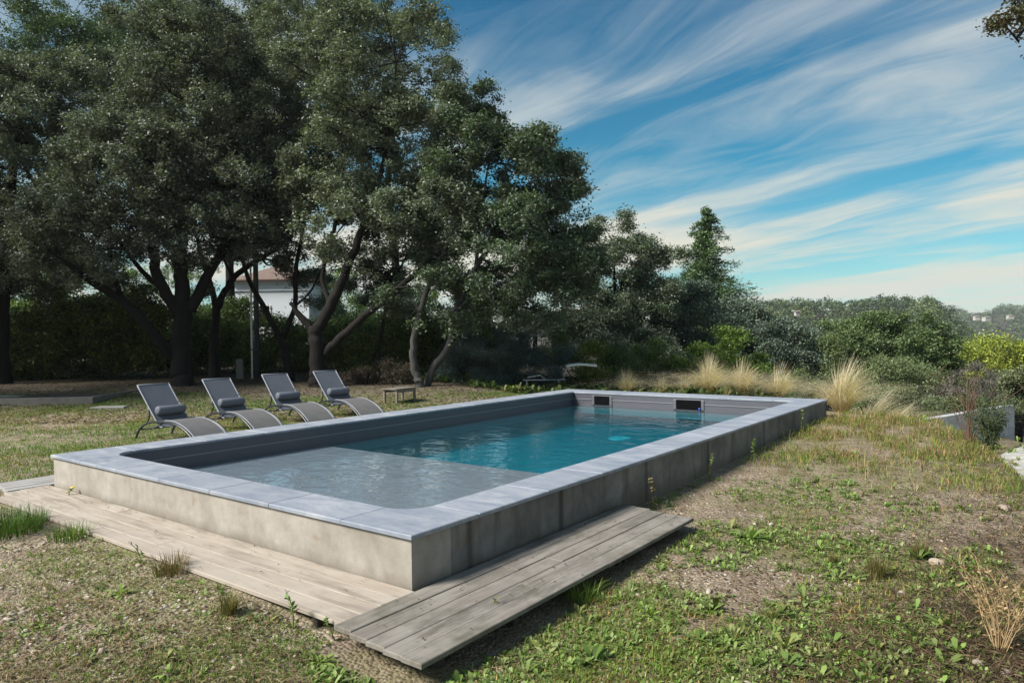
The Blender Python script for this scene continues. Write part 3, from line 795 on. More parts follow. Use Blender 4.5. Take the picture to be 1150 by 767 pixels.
OAK = [(.074, .090, .070), (.098, .114, .092), (.058, .074, .054), (.125, .138, .112)]
OAKG = [(.060, .092, .050), (.082, .118, .062), (.050, .075, .044)]
OAKL = [(.122, .142, .104), (.094, .116, .084), (.150, .168, .128), (.074, .094, .066)]
BLUISH = [(.078, .108, .084), (.108, .138, .110), (.062, .090, .066)]
FRESH = [(.075, .12, .022), (.10, .15, .03), (.055, .09, .02)]
YELLOW = [(.17, .20, .025), (.21, .23, .03), (.12, .15, .03)]
GT = 'holm oaks around the lawn'

# --- the left group of old oaks
b = gbase(204, 22.0)
make_tree('oak_tree', 'thick dark multi-stemmed oak behind the first lounger', 'tree', b,
    root([limb(22, (204, 415, .36), (203, 385, .34), (206, 350, .33)),
     limb(22, (206, 356, .26), (180, 318, .20, -.3), (168, 265, .16, -.5), (150, 200, .09, -.8), (130, 140, .04, -1)),
     limb(22, (208, 352, .30), (203, 300, .24), (208, 240, .18), (225, 160, .10), (230, 80, .04)),
     limb(22, (212, 350, .24), (232, 312, .19, .3), (262, 262, .14, .4), (290, 200, .08, .5), (300, 150, .03, .6)),
     limb(22, (194, 400, .22), (170, 372, .2, -.3), (140, 340, .17, -.6), (105, 318, .13, -1), (70, 292, .08, -1.4)),
     limb(22, (190, 330, .12), (160, 305, .09, .6), (120, 250, .06, 1.0), (90, 200, .03, 1.2)),
     limb(22, (140, 342, .10), (125, 300, .08, -.8), (120, 240, .05, -1), (100, 180, .03, -1.2))], b),
    [lobe(150, 195, 85, 75, 21.5, 330), lobe(215, 130, 80, 90, 22, 340), lobe(105, 265, 75, 55, 21.2, 230), lobe(265, 215, 75, 80, 22.3, 300), lobe(215, 60, 75, 60, 22.5, 240), (dep(190, 250, 22), (3.0, 2.4, 1.2), 200)],
    OAK, 11, GT, mul=1.9)
b = gbase(240, 24.5)
make_tree('oak_tree', 'forked oak with a leaning trunk just left of the metal pole', 'tree', b,
    root([limb(24.5, (237, 412, .22), (240, 380, .19), (243, 345, .17)),
     limb(24.5, (243, 348, .14), (234, 310, .11), (222, 270, .08), (215, 200, .04)),
     limb(24.5, (244, 346, .15), (258, 318, .13), (280, 298, .12), (310, 280, .10), (345, 245, .07), (370, 190, .04)),
     limb(24.5, (262, 312, .06), (252, 290, .05), (262, 262, .04), (255, 235, .02))], b),
    [lobe(300, 170, 75, 90, 24.8, 300), lobe(230, 190, 60, 80, 25, 200), lobe(350, 110, 65, 85, 25, 240), lobe(258, 322, 30, 26, 24, 40), lobe(345, 322, 26, 30, 24.6, 45), lobe(300, 268, 55, 26, 24.4, 90)],
    OAK, 12, GT, gap=-.25)
b = gbase(325, 23.5)
make_tree('oak_tree', 'slender oak splitting low into a V behind the third lounger', 'tree', b,
    root([limb(23.5, (325, 420, .19), (322, 400, .17), (314, 378, .16)),
     limb(23.5, (314, 380, .12), (296, 345, .11), (280, 315, .09), (272, 290, .07), (262, 240, .04)),
     limb(23.5, (317, 380, .12), (331, 345, .10), (332, 305, .09), (340, 260, .07), (352, 200, .04)),
     limb(23.5, (330, 345, .05), (348, 328, .04), (362, 300, .03), (372, 270, .02))], b),
    [lobe(345, 215, 65, 65, 23.4, 240), lobe(290, 245, 45, 35, 23.2, 110)],
    OAK, 13, GT, gap=-.15)
b = gbase(357, 21.0)
make_tree('oak_tree', 'stout oak with spreading limbs behind the farthest lounger', 'tree', b,
    root([limb(21, (357, 425, .30), (356, 395, .27), (354, 368, .27)),
     limb(21, (352, 372, .16), (338, 356, .12), (326, 340, .07)),
     limb(21, (356, 370, .22), (370, 345, .20), (384, 315, .17), (402, 270, .14), (425, 205, .09), (440, 130, .05), (445, 70, .03)),
     limb(21, (365, 398, .17), (390, 372, .15, -.2), (430, 338, .12, -.4), (470, 305, .09, -.5), (520, 260, .05, -.5), (550, 215, .03, -.5)),
     limb(21, (372, 345, .10), (362, 310, .08, .3), (375, 260, .07, .5), (385, 190, .04, .6)),
     limb(21, (405, 265, .09), (440, 230, .07), (480, 190, .05), (510, 150, .03))], b),
    [lobe(425, 75, 85, 75, 21, 330), lobe(455, 165, 80, 70, 21.2, 260), lobe(380, 175, 70, 75, 21.4, 270), lobe(400, 255, 75, 50, 21, 190), lobe(480, 245, 75, 55, 20.6, 200), lobe(350, 30, 60, 50, 21.5, 150)],
    OAKL, 14, GT, mul=1.4, gap=-.14)
b = gbase(472, 20.5)
make_tree('oak_tree', 'oak with a pale grey curved trunk right of the low wooden table', 'tree', b,
    root([limb(20.5, (470, 440, .15), (466, 415, .14), (464, 390, .13), (472, 350, .11), (490, 300, .08), (520, 240, .05)),
     limb(20.5, (476, 440, .15, .3), (488, 412, .14, .3), (505, 388, .13, .3), (512, 350, .12, .2), (535, 300, .10), (575, 250, .07), (620, 225, .04), (650, 215, .02)),
     limb(20.5, (512, 350, .08), (545, 325, .07), (585, 315, .05), (620, 320, .03)),
     limb(20.5, (535, 300, .07), (540, 240, .05), (550, 180, .03), (560, 140, .02))], b),
    [lobe(565, 205, 80, 65, 20.3, 280), lobe(610, 255, 58, 60, 20.2, 210), lobe(545, 285, 75, 50, 20.3, 220), lobe(520, 150, 45, 50, 20.6, 110), lobe(600, 330, 55, 38, 20.5, 120), lobe(505, 340, 55, 36, 20.4, 110), lobe(560, 350, 45, 30, 21, 80), lobe(455, 325, 40, 28, 20.8, 60), lobe(635, 295, 40, 45, 20.3, 110), lobe(540, 180, 45, 60, 20.7, 140), lobe(500, 225, 45, 50, 20.9, 120), lobe(640, 215, 38, 38, 20.3, 90)],
    OAKG + OAK[:2], 15, GT, bark=M_BARK_GREY, mul=1.4, gap=-.20)
b = gbase(425, 23.5)
make_tree('oak_tree', 'thin young oak stem between the stout oak and the grey curved one', 'tree', b,
    root([limb(23.5, (418, 425, .09), (426, 390, .08), (433, 350, .07), (446, 310, .05), (470, 260, .03))], b),
    [lobe(455, 275, 55, 50, 23.5, 160), lobe(420, 320, 35, 25, 23.5, 40)], OAK, 16, GT)
b = gbase(0, 24.0)
make_tree('oak_tree', 'dark oak at the far left edge with low hanging foliage', 'tree', b,
    root([limb(24, (0, 400, .34), (2, 350, .30), (6, 300, .26), (10, 230, .2), (20, 150, .1), (25, 90, .05)),
     limb(24, (6, 310, .16), (40, 280, .12), (75, 235, .08), (90, 180, .04)),
     limb(24, (4, 330, .16), (-30, 290, .12), (-70, 230, .07))], b),
    [lobe(30, 170, 80, 90, 24, 360), lobe(35, 285, 65, 50, 23.6, 190), lobe(-50, 150, 80, 100, 24.5, 260), lobe(80, 110, 60, 60, 24.5, 190), lobe(-30, 290, 60, 60, 24, 120)],
    OAK, 17, GT, mul=1.9)
for (px, Y, lbs, lob, sd, cols, g_) in (
    (60, 33, 'tall green tree whose crown rises behind the far left oak', [lobe(50, 40, 95, 75, 33, 330), lobe(120, 80, 80, 70, 33.5, 260), lobe(40, 150, 90, 80, 33, 220)], 21, OAKG, None),
    (255, 32, 'tall grey-green tree behind the thick multi-stemmed oak', [lobe(250, 35, 85, 70, 32, 300), lobe(330, 70, 70, 80, 32, 260), lobe(200, 90, 80, 80, 33, 240)], 22, OAKL, None),
    (440, 31, 'tall open crowned tree behind the stout spreading oak', [lobe(470, 110, 60, 85, 31, 200), lobe(400, 30, 60, 50, 31, 170)], 23, OAK, None)):
    b = gbase(px, Y)
    make_tree('tree', lbs, 'tree', b, root([limb(Y, (px, 400, .26), (px + 4, 300, .22), (px - 4, 200, .16), (px + 8, 100, .08), (px, 30, .03)), limb(Y, (px, 260, .12), (px + 50, 180, .08), (px + 70, 100, .03)), limb(Y, (px, 240, .12), (px - 40, 170, .08), (px - 55, 90, .03))], b), lob, cols, sd, 'taller trees behind the oaks', per=65, L=.12, clump_r=.36)

for (X, Y, sd, lb) in ((-17.6, 17.6, 25, 'unseen oak added just outside the left picture edge to shade the ground'), (-25.0, 25.0, 26, 'unseen oak added for shade outside the left edge, beyond the raised bed')):  # two unseen oaks, added to cast shade under the left trees
    b = np.array([X, Y, tz(X, Y)])
    make_tree('oak_tree', lb, 'tree', b, [[(X, Y, b[2] - .1, .36), (X + .1, Y, b[2] + 2.2, .28), (X - .3, Y, b[2] + 5, .2), (X, Y, b[2] + 8, .08)], [(X + .1, Y, b[2] + 2.0, .2), (X + 1.6, Y - .4, b[2] + 4.5, .13), (X + 2.4, Y, b[2] + 6.5, .05)]],
        [(np.array([X, Y, b[2] + 7.2]), (3.4, 3.2, 3.0), 260), (np.array([X + 1.8, Y - .5, b[2] + 5.6]), (2.4, 2.4, 1.8), 150), (np.array([X - 1.8, Y + .5, b[2] + 5.2]), (2.4, 2.4, 1.8), 150)], OAK, sd, GT, L=.11)

# --- hedge and undergrowth behind the oaks
def shrub(name, label, cat, lobs, cols, seed, base=None, group=None, per=34, L=.06, clump_r=.20, stems=8, asp=.45, gap=-.45, up=.3, shell=.35, gapscale=.5, mul=1.7):
    rng = np.random.default_rng(seed)
    c0 = np.mean([l[0] for l in lobs], axis=0)
    b = np.array([c0[0], c0[1], tz(c0[0], c0[1])]) if base is None else base
    limbs_ = []
    for k in range(stems):
        l = lobs[k % len(lobs)]; q = np.array(l[0]) + rng.normal(size=3) * np.array(l[1]) * .45
        s = np.array([q[0] * .5 + b[0] * .5 + rng.normal() * .1, q[1] * .5 + b[1] * .5, 0.0]); s[2] = tz(s[0], s[1]) - .1
        q[2] = max(q[2], s[2] + .5); m = (s + q) / 2 + rng.normal(size=3) * .12
        limbs_.append([(*s, .03), (*m, .02), (*q, .008)])
    return make_tree(name, label, cat, b, limbs_, lobs, cols, seed, group, clump_r, per, L, M_BARK, stems * 2, gap, asp, gapscale, shell, up, None, mul)

HEDGE = [(.028, .040, .016), (.045, .064, .022), (.09, .11, .025), (.13, .14, .03)]  # yellowish entries put backlit leaves into the colour
shrub('hedge', 'tall dark laurel hedge behind the raised bed', 'hedge', [lobe(75, 375, 60, 48, 27, 260, 1.0), lobe(150, 375, 50, 48, 27, 230, 1.0), (dep(10, 408, 27), (2.0, .9, .6), 60)], HEDGE, 31, per=70, L=.14, mul=2.2, gap=-.35, shell=.1, clump_r=.42, gapscale=.45)
shrub('hedge', 'sunlit green undergrowth below the white house', 'hedge', [lobe(240, 388, 55, 30, 29, 170, 1.0), lobe(320, 390, 60, 30, 29, 190, 1.0), lobe(410, 390, 60, 32, 29, 200, 1.0), lobe(245, 362, 30, 30, 30, 80, .8)], [(.06, .095, .02), (.09, .13, .03), (.04, .06, .02)], 32, per=70, L=.13, mul=2.0, gap=-.30, shell=.1, clump_r=.42, gapscale=.45)
shrub('hedge', 'dim leafy thicket between the stout oak and the grey trunk', 'hedge', [lobe(440, 395, 55, 35, 26.5, 190, 1.0), lobe(510, 390, 55, 40, 26.5, 230, 1.0)], HEDGE + FRESH[:1], 33, per=70, L=.12, mul=2.0, gap=-.30, shell=.1, clump_r=.42, gapscale=.45)
shrub('shrub', 'low brown dry shrub behind the low wooden table', 'shrub', [lobe(430, 428, 40, 20, 22, 110, .8), lobe(395, 430, 30, 16, 22.5, 60, .7)], [(.06, .045, .035), (.09, .065, .05), (.04, .04, .02)], 34, L=.06, per=40)
shrub('shrub', 'dark bluish rosemary-like shrub left of the shaded lounger', 'shrub', [lobe(530, 420, 50, 28, 22.5, 210, 1.2), lobe(590, 412, 48, 26, 23, 190, 1.2), lobe(555, 395, 45, 22, 23.5, 140, 1.0)], [(.040, .060, .060), (.058, .080, .084), (.046, .070, .052)], 35, L=.05, per=90)

# --- trees and bushes behind the far end of the pool
def mid_tree(name, label, cat, px, Y, lob, cols, sd, per=75, L=.10, clump_r=.26, group=None, trunk_top=None):
    b = gbase(px, Y); zt = lob[0][0][2]
    rng = np.random.default_rng(sd); lm = [[(b[0], b[1], b[2], .2), (b[0] + .1, b[1], (b[2] + zt) / 2, .15), (lob[0][0][0], lob[0][0][1], zt, .06)]]
    for l in lob: lm.append([(b[0], b[1], b[2] + .3 * (zt - b[2]), .13), ((b[0] + l[0][0]) / 2, l[0][1], (b[2] + l[0][2]) / 2 + .3, .09), (*l[0], .03)])
    return make_tree(name, label, cat, b, root(lm, b), lob, cols, sd, group, clump_r, per, L, None, 36, -.35)
mid_tree('oak_tree', 'rounded grey-green oak behind the shaded lounger', 'tree', 690, 28, [lobe(700, 310, 55, 55, 28, 260), lobe(655, 345, 50, 50, 27.5, 200), lobe(725, 355, 45, 50, 28, 190), lobe(665, 390, 60, 35, 27, 150), lobe(710, 395, 50, 30, 27.5, 120), lobe(740, 320, 35, 40, 28, 130), lobe(690, 275, 40, 30, 28, 120)], OAKL + OAKG[:1], 41, group=GT)
mid_tree('oak_tree', 'dark bluish oak in front of the tall conifer', 'tree', 770, 30, [lobe(762, 345, 36, 38, 30, 170), lobe(795, 372, 45, 36, 30, 190), lobe(755, 390, 45, 36, 29.5, 150), lobe(830, 366, 28, 32, 31, 110)], BLUISH, 42, group=GT)
mid_tree('oak_tree', 'low dark oak between the conifer and the large round bush', 'tree', 870, 29, [lobe(862, 382, 46, 30, 29, 210), lobe(850, 405, 50, 30, 28.5, 170), lobe(900, 395, 40, 32, 29, 160)], BLUISH + OAK[:1], 43, group=GT)
mid_tree('oak_tree', 'large round leafy oak right of the pool end below the hill', 'tree', 985, 30, [lobe(985, 394, 55, 36, 30, 270), lobe(1026, 384, 38, 28, 30, 210), lobe(945, 386, 42, 28, 30.5, 190), lobe(1050, 420, 28, 36, 30, 150), lobe(1000, 425, 60, 35, 29.5, 150), lobe(1075, 440, 30, 30, 30, 80)], [(.072, .108, .042), (.098, .135, .052), (.058, .085, .038)], 44, group=GT)
def conifer():
    Y = 37; b = gbase(796, Y); rng = np.random.default_rng(51); top = dep(792, 233, Y); H = top[2] - b[2]
    t = thing('conifer_tree', 'tall slim cedar rising above the oaks behind the pool', 'tree', tuple(b))
    tr = MB().tube([(0, 0, -.2), (0, 0, H * .5), (top[0] - b[0], 0, H)], [.16, .10, .015], 8)
    P = []; ln = []
    s = Y / FPX
    for k in range(150):
        f = .32 + .67 * ((k + rng.random()) / 150); rmax = (5 + 62 * (1 - f) / .62) * s * rng.uniform(.5, 1.15); a = rng.uniform(0, 6.28); z = H * f
        e = np.array([math.cos(a) * rmax, math.sin(a) * rmax, z + rng.uniform(-.25, .12) * rmax]); x0 = np.array([(top[0] - b[0]) * f, 0, z])
        tr.tube([x0, (x0 + e) / 2 + np.array([0, 0, .10 * rmax]), e], [.03, .02, .006], 5, caps=False)
        n = int(45 + 95 * rmax); u = rng.uniform(.15, 1.05, n)[:, None]; wd = (.07 + .10 * rmax) * (1.1 - u * .6)
        P.append(x0 * (1 - u) + e * u + rng.normal(size=(n, 3)) * np.hstack([wd, wd, wd * .85])); ln.append(np.repeat([[math.cos(a), math.sin(a), .25]], n, 0))
    tr.build('trunk', M_BARK, t, smooth=True)
    P = np.concatenate(P); V = leaf_arrays(P, .16, .35, .4, rng, np.concatenate(ln))
    leaf_obj('crown', V, palette(len(P), [(.07, .125, .06), (.10, .16, .07), (.13, .20, .08)], rng), M_LEAF, t)
conifer()
shrub('shrub', 'bright light-green young shrub behind the tall feather grasses', 'shrub', [lobe(818, 395, 26, 26, 24, 70, .8), lobe(845, 405, 22, 20, 24, 50, .7), lobe(785, 410, 25, 20, 24.5, 50, .7), lobe(820, 418, 40, 14, 24, 60, .7)], [(.10, .16, .03), (.13, .19, .035), (.07, .11, .025)], 52, L=.10, per=30)
shrub('shrub', 'yellow-green fern-like shrub behind the small white sunshade', 'shrub', [lobe(664, 400, 10, 16, 23.6, 26, .3), lobe(662, 418, 18, 14, 23.5, 40, .5)], [(.13, .16, .025), (.09, .12, .02)], 53, L=.08, per=26, stems=4)
shrub('shrub', 'green leafy shrub right of the small white sunshade', 'shrub', [lobe(700, 410, 28, 18, 24, 90, .8), lobe(735, 405, 30, 22, 25.5, 100, .8), lobe(640, 395, 30, 18, 25, 80, .8)], [(.06, .09, .025), (.045, .065, .02), (.085, .12, .03)], 54, L=.07, per=50)
shrub('shrub', 'tall wispy light-green shrub behind the pool corner', 'shrub', [lobe(928, 398, 9, 24, 19, 30, .3), lobe(940, 415, 12, 28, 19, 40, .4), lobe(905, 432, 22, 18, 19.5, 60, .6), lobe(925, 445, 30, 14, 19, 60, .6)], [(.085, .115, .045), (.11, .14, .06), (.06, .085, .03)], 55, L=.055, per=28, stems=14)
shrub('shrub', 'rounded pale sage-green shrub in front of the large round oak', 'shrub', [lobe(1000, 425, 28, 18, 21, 90, .8), lobe(1030, 430, 26, 18, 21, 80, .8), lobe(975, 440, 25, 20, 21, 70, .8), lobe(1010, 455, 50, 16, 20.5, 110, .8)], [(.11, .14, .065), (.14, .165, .08), (.085, .11, .05)], 56, L=.055, per=50)
shrub('shrub', 'grey-mauve twiggy bush right of the large round oak', 'shrub', [lobe(1095, 435, 30, 22, 26, 110, .9), lobe(1075, 455, 28, 18, 25, 80, .8), lobe(1110, 455, 28, 20, 26, 80, .8)], [(.10, .09, .085), (.13, .12, .105), (.075, .075, .06)], 57, L=.06, per=40)
shrub('shrub', 'low dark green shrub behind the right end of the block wall', 'shrub', [lobe(1080, 462, 40, 12, 22, 90, .7)], [(.03, .05, .018), (.05, .075, .025), (.09, .11, .03)], 63, L=.05, per=50)
shrub('shrub', 'low dark green shrub left of the block wall, below the drooping feather grass', 'shrub', [lobe(1010, 472, 50, 12, 19, 110, .7)], [(.03, .05, .018), (.05, .075, .025), (.09, .11, .03)], 58, L=.05, per=50)
mid_tree('pine_tree', 'bright yellow-green bushy pine at the right picture edge', 'tree', 1118, 58, [lobe(1115, 405, 30, 17, 58, 110), lobe(1085, 412, 22, 14, 58, 70), lobe(1145, 402, 28, 17, 58, 90), lobe(1120, 425, 45, 16, 57, 100), lobe(1170, 410, 30, 18, 59, 80)], YELLOW, 59, per=60, L=.2, clump_r=.75)
mid_tree('olive_tree', 'grey-green olive below the bright yellow-green pine', 'tree', 1142, 33, [lobe(1140, 436, 20, 15, 33, 80), lobe(1160, 430, 22, 18, 33, 80), lobe(1130, 455, 25, 16, 32, 80)], [(.09, .11, .05), (.12, .135, .07)], 60, per=50, L=.1)
mid_tree('oak_tree', 'olive-green tree top below the pale villas, left of the yellow-green pine', 'tree', 1062, 70, [lobe(1062, 405, 26, 15, 70, 110), lobe(1078, 398, 22, 12, 72, 80)], [(.085, .11, .045), (.065, .085, .04)], 61, per=60, L=.22, clump_r=.8)
# branch tip of a tree standing outside the picture on the right
b = np.array([6.6, 5.4, tz(6.6, 5.4)])
tipc = dep(1152, 8, 5.6)
make_tree('tree', 'tree outside the right edge whose leafy branch tip hangs into the top corner', 'tree', b,
    [[(b[0], b[1], b[2] - .1, .16), (b[0] - .1, b[1], 1.6, .13), (b[0], b[1] + .1, 3.2, .10), (b[0] + .2, b[1], 4.6, .06)], [(b[0], b[1] + .1, 3.2, .06), ((b[0] + tipc[0]) / 2 + .4, b[1] + .1, 4.1, .035), (tipc[0] + .2, tipc[1], tipc[2] + .05, .012)]],
    [(tipc + np.array([.10, 0, -.04]), (.26, .30, .22), 120), ((b[0] + .6, b[1], 5.0), (1.1, 1.2, .8), 160)], [(.07, .06, .035), (.05, .06, .03), (.09, .07, .045)], 62, per=18, L=.035, clump_r=.08, twigs=40, shell=.1, gap=-.9)

for (px, Y, h, sd, cols, lb) in ((60, 44, 45, 91, FRESH, 'sunlit green tree far behind the hedge on the left'), (190, 56, 45, 92, FRESH + OAKG, 'green tree left of the white house, far behind the oaks'), (400, 52, 32, 93, FRESH + OAKG, 'bright leafy tree right of the white house, behind the oaks'),
        (600, 44, 40, 95, OAK, 'bushy dark tree between the grey curved oak and the rounded oak'), (-20, 50, 60, 96, OAKG, 'green tree cut by the left picture edge, behind the hedge')):
    mid_tree('tree', lb, 'tree', px, Y, [lobe(px, 345, 85, h, Y, 200), lobe(px - 55, 372, 50, 34, Y, 110), lobe(px + 55, 372, 50, 34, Y, 110)], cols, sd, per=65, L=.17, clump_r=.42, group='trees far behind the oaks')

# --- feather grasses
def stipa(label, px, py, Y, h, spread, n, seed, lean=.15, cols=None):
    h *= 1.38; spread *= 1.25; n = int(n * 2.0)
    rng = np.random.default_rng(seed); b = gbase(px, Y); k = 6
    a = rng.uniform(0, 6.28, n); tilt = np.abs(rng.normal(0, spread * 1.45, n)); hh = h * rng.uniform(.55, 1.1, n)
    d = np.stack([np.cos(a) * tilt + lean, np.sin(a) * tilt, np.ones(n)], 1); r0 = np.stack([np.cos(a), np.sin(a)], 1) * (rng.random(n) ** .5 * .10)[:, None]
    side = np.stack([-np.sin(a + rng.normal(size=n)), np.cos(a), np.zeros(n)], 1) * .0027
    V = np.zeros((n, k, 2, 3))
    for i in range(k):
        u = i / (k - 1); c = np.zeros((n, 3)); c[:, :2] = r0 + d[:, :2] * (hh * u * (.45 + 1.25 * u))[:, None]; c[:, 2] = hh * (u - .38 * u ** 2.4 * np.minimum(1.75, tilt * 2.9 + .32))
        wd = (1.15 - u * .75) if i < k - 1 else .12
        V[:, i, 0] = c + side * wd; V[:, i, 1] = c - side * wd
    V = V.reshape(-1, 3); base = (np.arange(n) * k * 2)[:, None, None]; s_ = (np.arange(k - 1) * 2)[None, :, None]
    q = (base + s_ + np.array([0, 1, 3, 2])[None, None, :]).reshape(-1)
    cc = np.array(cols or [(.52, .36, .17), (.60, .47, .27), (.66, .58, .42)]); t = cc[rng.integers(0, len(cc), n)] * rng.uniform(.75, 1.15, (n, 1))
    u = np.linspace(0, 1, k)[None, :, None, None]; tip = np.array([.70, .66, .55])
    tt = np.clip(t[:, None, None, :] * (1 - .55 * u) + tip * .55 * u + np.zeros((n, k, 2, 1)), 0, .85).reshape(-1, 3)
    t_ = thing('feather_grass', label, 'ornamental grass', tuple(b), 0, 'feather grass clumps behind the pool')
    np_mesh('blades', V, q, np.arange(len(q) // 4) * 4, M_DRY, t_, tt)
STI = [('golden feather grass clump hugging the right rear corner of the pool', 943, 468, 14.9, 1.0, .30, 700, 71, .12),
       ('pale feather grass bending away right of the golden clump', 975, 465, 15.6, .80, .38, 330, 72, .35),
       ('small drooping feather grass rightmost on the brow', 1003, 468, 14.8, .48, .35, 150, 73, .45),
       ('broad fan-shaped feather grass, leftmost of the three tall clumps behind the pool', 795, 445, 19.6, 1.02, .42, 620, 74, .02),
       ('whitish feather grass, middle one of the three tall clumps behind the pool', 832, 445, 19.3, .90, .42, 480, 75, .05),
       ('feather grass, rightmost of the three tall clumps along the back edge of the pool', 873, 447, 18.6, .88, .36, 480, 76, .08),
       ('small pale feather grass behind the left skimmer', 703, 440, 20.6, .68, .36, 300, 77, .0),
       ('sparse short feather grass between the skimmers', 742, 441, 20.6, .52, .45, 150, 78, .0),
       ('sparse feather grass just left of the broad fan-shaped clump', 768, 443, 20.2, .50, .5, 120, 79, .0)]
for s in STI: stipa(*s)

# --- twiggy plants on the brow
def twiggy(name, label, cat, base, h, spread, n, col, seed, leaves=0, lcols=None, L=.03, mat=None, th=1.0):
    rng = np.random.default_rng(seed); t = thing(name, label, cat, tuple(base)); m = MB(); tips = []
    for k in range(n):
        a = rng.uniform(0, 6.28); e = np.array([math.cos(a) * spread * rng.random(), math.sin(a) * spread * rng.random(), h * rng.uniform(.6, 1.0)])
        p = [np.array([e[0] * .06, e[1] * .06, -.03]), e * np.array([.35, .35, .5]) + rng.normal(size=3) * .03, e]; sp = spline(p, 4); m.tube(sp, list(np.linspace(.008 * th, .0025 * th, len(sp))), 5, caps=False)
        for q in range(4):
            i = rng.integers(3, len(sp)); s0 = sp[i]; e2_ = s0 + np.array([rng.normal() * .10, rng.normal() * .10, rng.uniform(.04, .2)]) * h; m.tube([s0, (s0 + e2_) / 2 + rng.normal(size=3) * .01, e2_], [.004 * th, .003 * th, .0015 * th], 4, caps=False)
            for _ in range(3): tips.append(s0 + (e2_ - s0) * rng.random())
        tips += [sp[i] for i in range(2, len(sp))]
    m.build('stems', mat or plain(name + '_stem', col, .9, var=.2), t, smooth=True)
    if leaves:
        T_ = np.array(tips); P = T_[rng.integers(0, len(T_), leaves)] + rng.normal(size=(leaves, 3)) * L * .7
        leaf_obj('leaves', leaf_arrays(P, L, .4, .2, rng), palette(leaves, lcols, rng), M_GRASS, t)
    return t
P = dep(1088, 508, 10.6); P[2] = tz(P[0], P[1])
twiggy('dry_bush', 'bare brown twiggy bush on the brow in front of the block wall', 'bush', P, 1.15, .75, 16, (.13, .075, .05), 81, 160, [(.16, .10, .05), (.11, .09, .05)])
P = dep(1112, 520, 10.2); P[2] = tz(P[0], P[1])
twiggy('broom_bush', 'soft green broom bush right of the bare twiggy bush', 'bush', P, .80, .42, 22, (.09, .11, .05), 82, 2600, [(.075, .105, .05), (.10, .13, .065), (.06, .085, .04)], .04)
P = at(1122, 725, -.1); P[2] = tz(P[0], P[1])
twiggy('dry_plant', 'straw-coloured dry seed stalks in the lower right corner', 'plant', P, .50, .34, 24, (.40, .28, .15), 83, 520, [(.48, .35, .19), (.38, .26, .14), (.30, .20, .10)], .026, None, .42)

# --- weeds, grass, pebbles, litter
def wedge(n, y0, y1, rng, lo=-.80, hi=.80, pw=1.0):
    """random ground points in the view wedge, denser near the viewer"""
    Y = 1 / (1 / y1 + (1 / y0 - 1 / y1) * rng.random(n) ** pw); X = rng.uniform(lo, hi, n) * Y
    return X, Y
def ground_free(X, Y, m=.02):
    xp, yp = pool_xy(X, Y)
    inpool = (xp > -PW - m) & (xp < m) & (yp > -m) & (yp < PL + m)
    d1 = (xp > -6.2) & (xp < .03) & (yp > -.63 - m) & (yp < .1); d2 = (xp > -.01) & (xp < .80 + m) & (yp > -.76 - m) & (yp < 2.95)
    d3 = (xp < -PW) & (xp > -PW - .78) & (yp > -.43) & (yp < 8.7)
    return ~(inpool | d1 | d2 | d3)
def under_deck_edge(X, Y): return None

def blades(name, X, Y, h, wdt, bend, tint, rng, mat, label=None, per=1, spread=.03):
    n0 = len(X); X = np.repeat(X, per) + rng.normal(size=n0 * per) * spread; Y = np.repeat(Y, per) + rng.normal(size=n0 * per) * spread
    h = np.repeat(h, per) * rng.uniform(.5, 1.25, n0 * per); tint = np.repeat(tint, per, 0) * rng.uniform(.75, 1.25, (n0 * per, 1))
    ok = ground_free(X, Y); X, Y, h, tint = X[ok], Y[ok], h[ok], tint[ok]; n = len(X)
    Z = terrain(X, Y); a = rng.uniform(0, 6.28, n); b = bend * np.abs(rng.normal(1, .5, n)); ux, uy = np.cos(a), np.sin(a); s = np.stack([-uy, ux, np.zeros(n)], 1) * (wdt * rng.uniform(.7, 1.3, n))[:, None]
    B = np.stack([X, Y, Z - .004], 1); d = np.stack([ux, uy, np.zeros(n)], 1)
    m = B + d * (h * b * .35)[:, None] + np.array([0, 0, 1]) * (h * .6)[:, None]; tip = B + d * (h * b)[:, None] + np.array([0, 0, 1]) * (h * np.clip(1 - .25 * b, .3, 1))[:, None]
    V = np.stack([B - s, B + s, m - s * .75, m + s * .75, tip], 1).reshape(-1, 3)
    base = np.arange(n)[:, None] * 5; loops = (base + np.array([0, 1, 3, 2, 2, 3, 4])).ravel(); starts = (np.arange(n)[:, None] * 7 + np.array([0, 4])).ravel()
    o = np_mesh(name, V, loops, starts, mat, None, np.repeat(np.clip(tint, .01, .8), 5, 0)); tag(o, label, None, None, 'stuff'); return o

def patch(X, Y, sc, seed): return wobble(np.stack([X, Y, np.zeros_like(X)], 1), sc, seed)
r1 = np.random.default_rng(101)
GREENS = [(.125, .20, .03), (.165, .245, .04), (.10, .165, .028), (.20, .255, .05)]
DRYC = [(.24, .17, .085), (.30, .22, .11), (.19, .13, .06)]

# short turf of the lawn and mossy foreground on the left
X, Y = wedge(60000, 2.7, 24, r1, -.80, .25, .8)
xp, yp = pool_xy(X, Y); dens = .42 + .55 * patch(X, Y, .35, 1) + .3 * patch(X, Y, 1.3, 2) + np.where(Y > 7, .45, 0) - np.where(Y > 17, .012 * (Y - 17) ** 2, 0)
ok = (r1.random(len(X)) < dens * .8) & (xp < .2); X, Y = X[ok], Y[ok]
dry = np.clip(.5 * patch(X, Y, .22, 3) + .25 + np.where((Y > 13) & (Y < 19), .15, 0), 0, .8); isd = r1.random(len(X)) < dry
tint = np.where(isd[:, None], palette(len(X), DRYC, r1), palette(len(X), GREENS, r1))
blades('turf_grass', X, Y, np.where(Y > 7, .045, .028) * np.ones(len(X)), .0026, .8, tint, r1, M_GRASS, 'short mixed green and dry turf left of the pool', per=4, spread=.035)

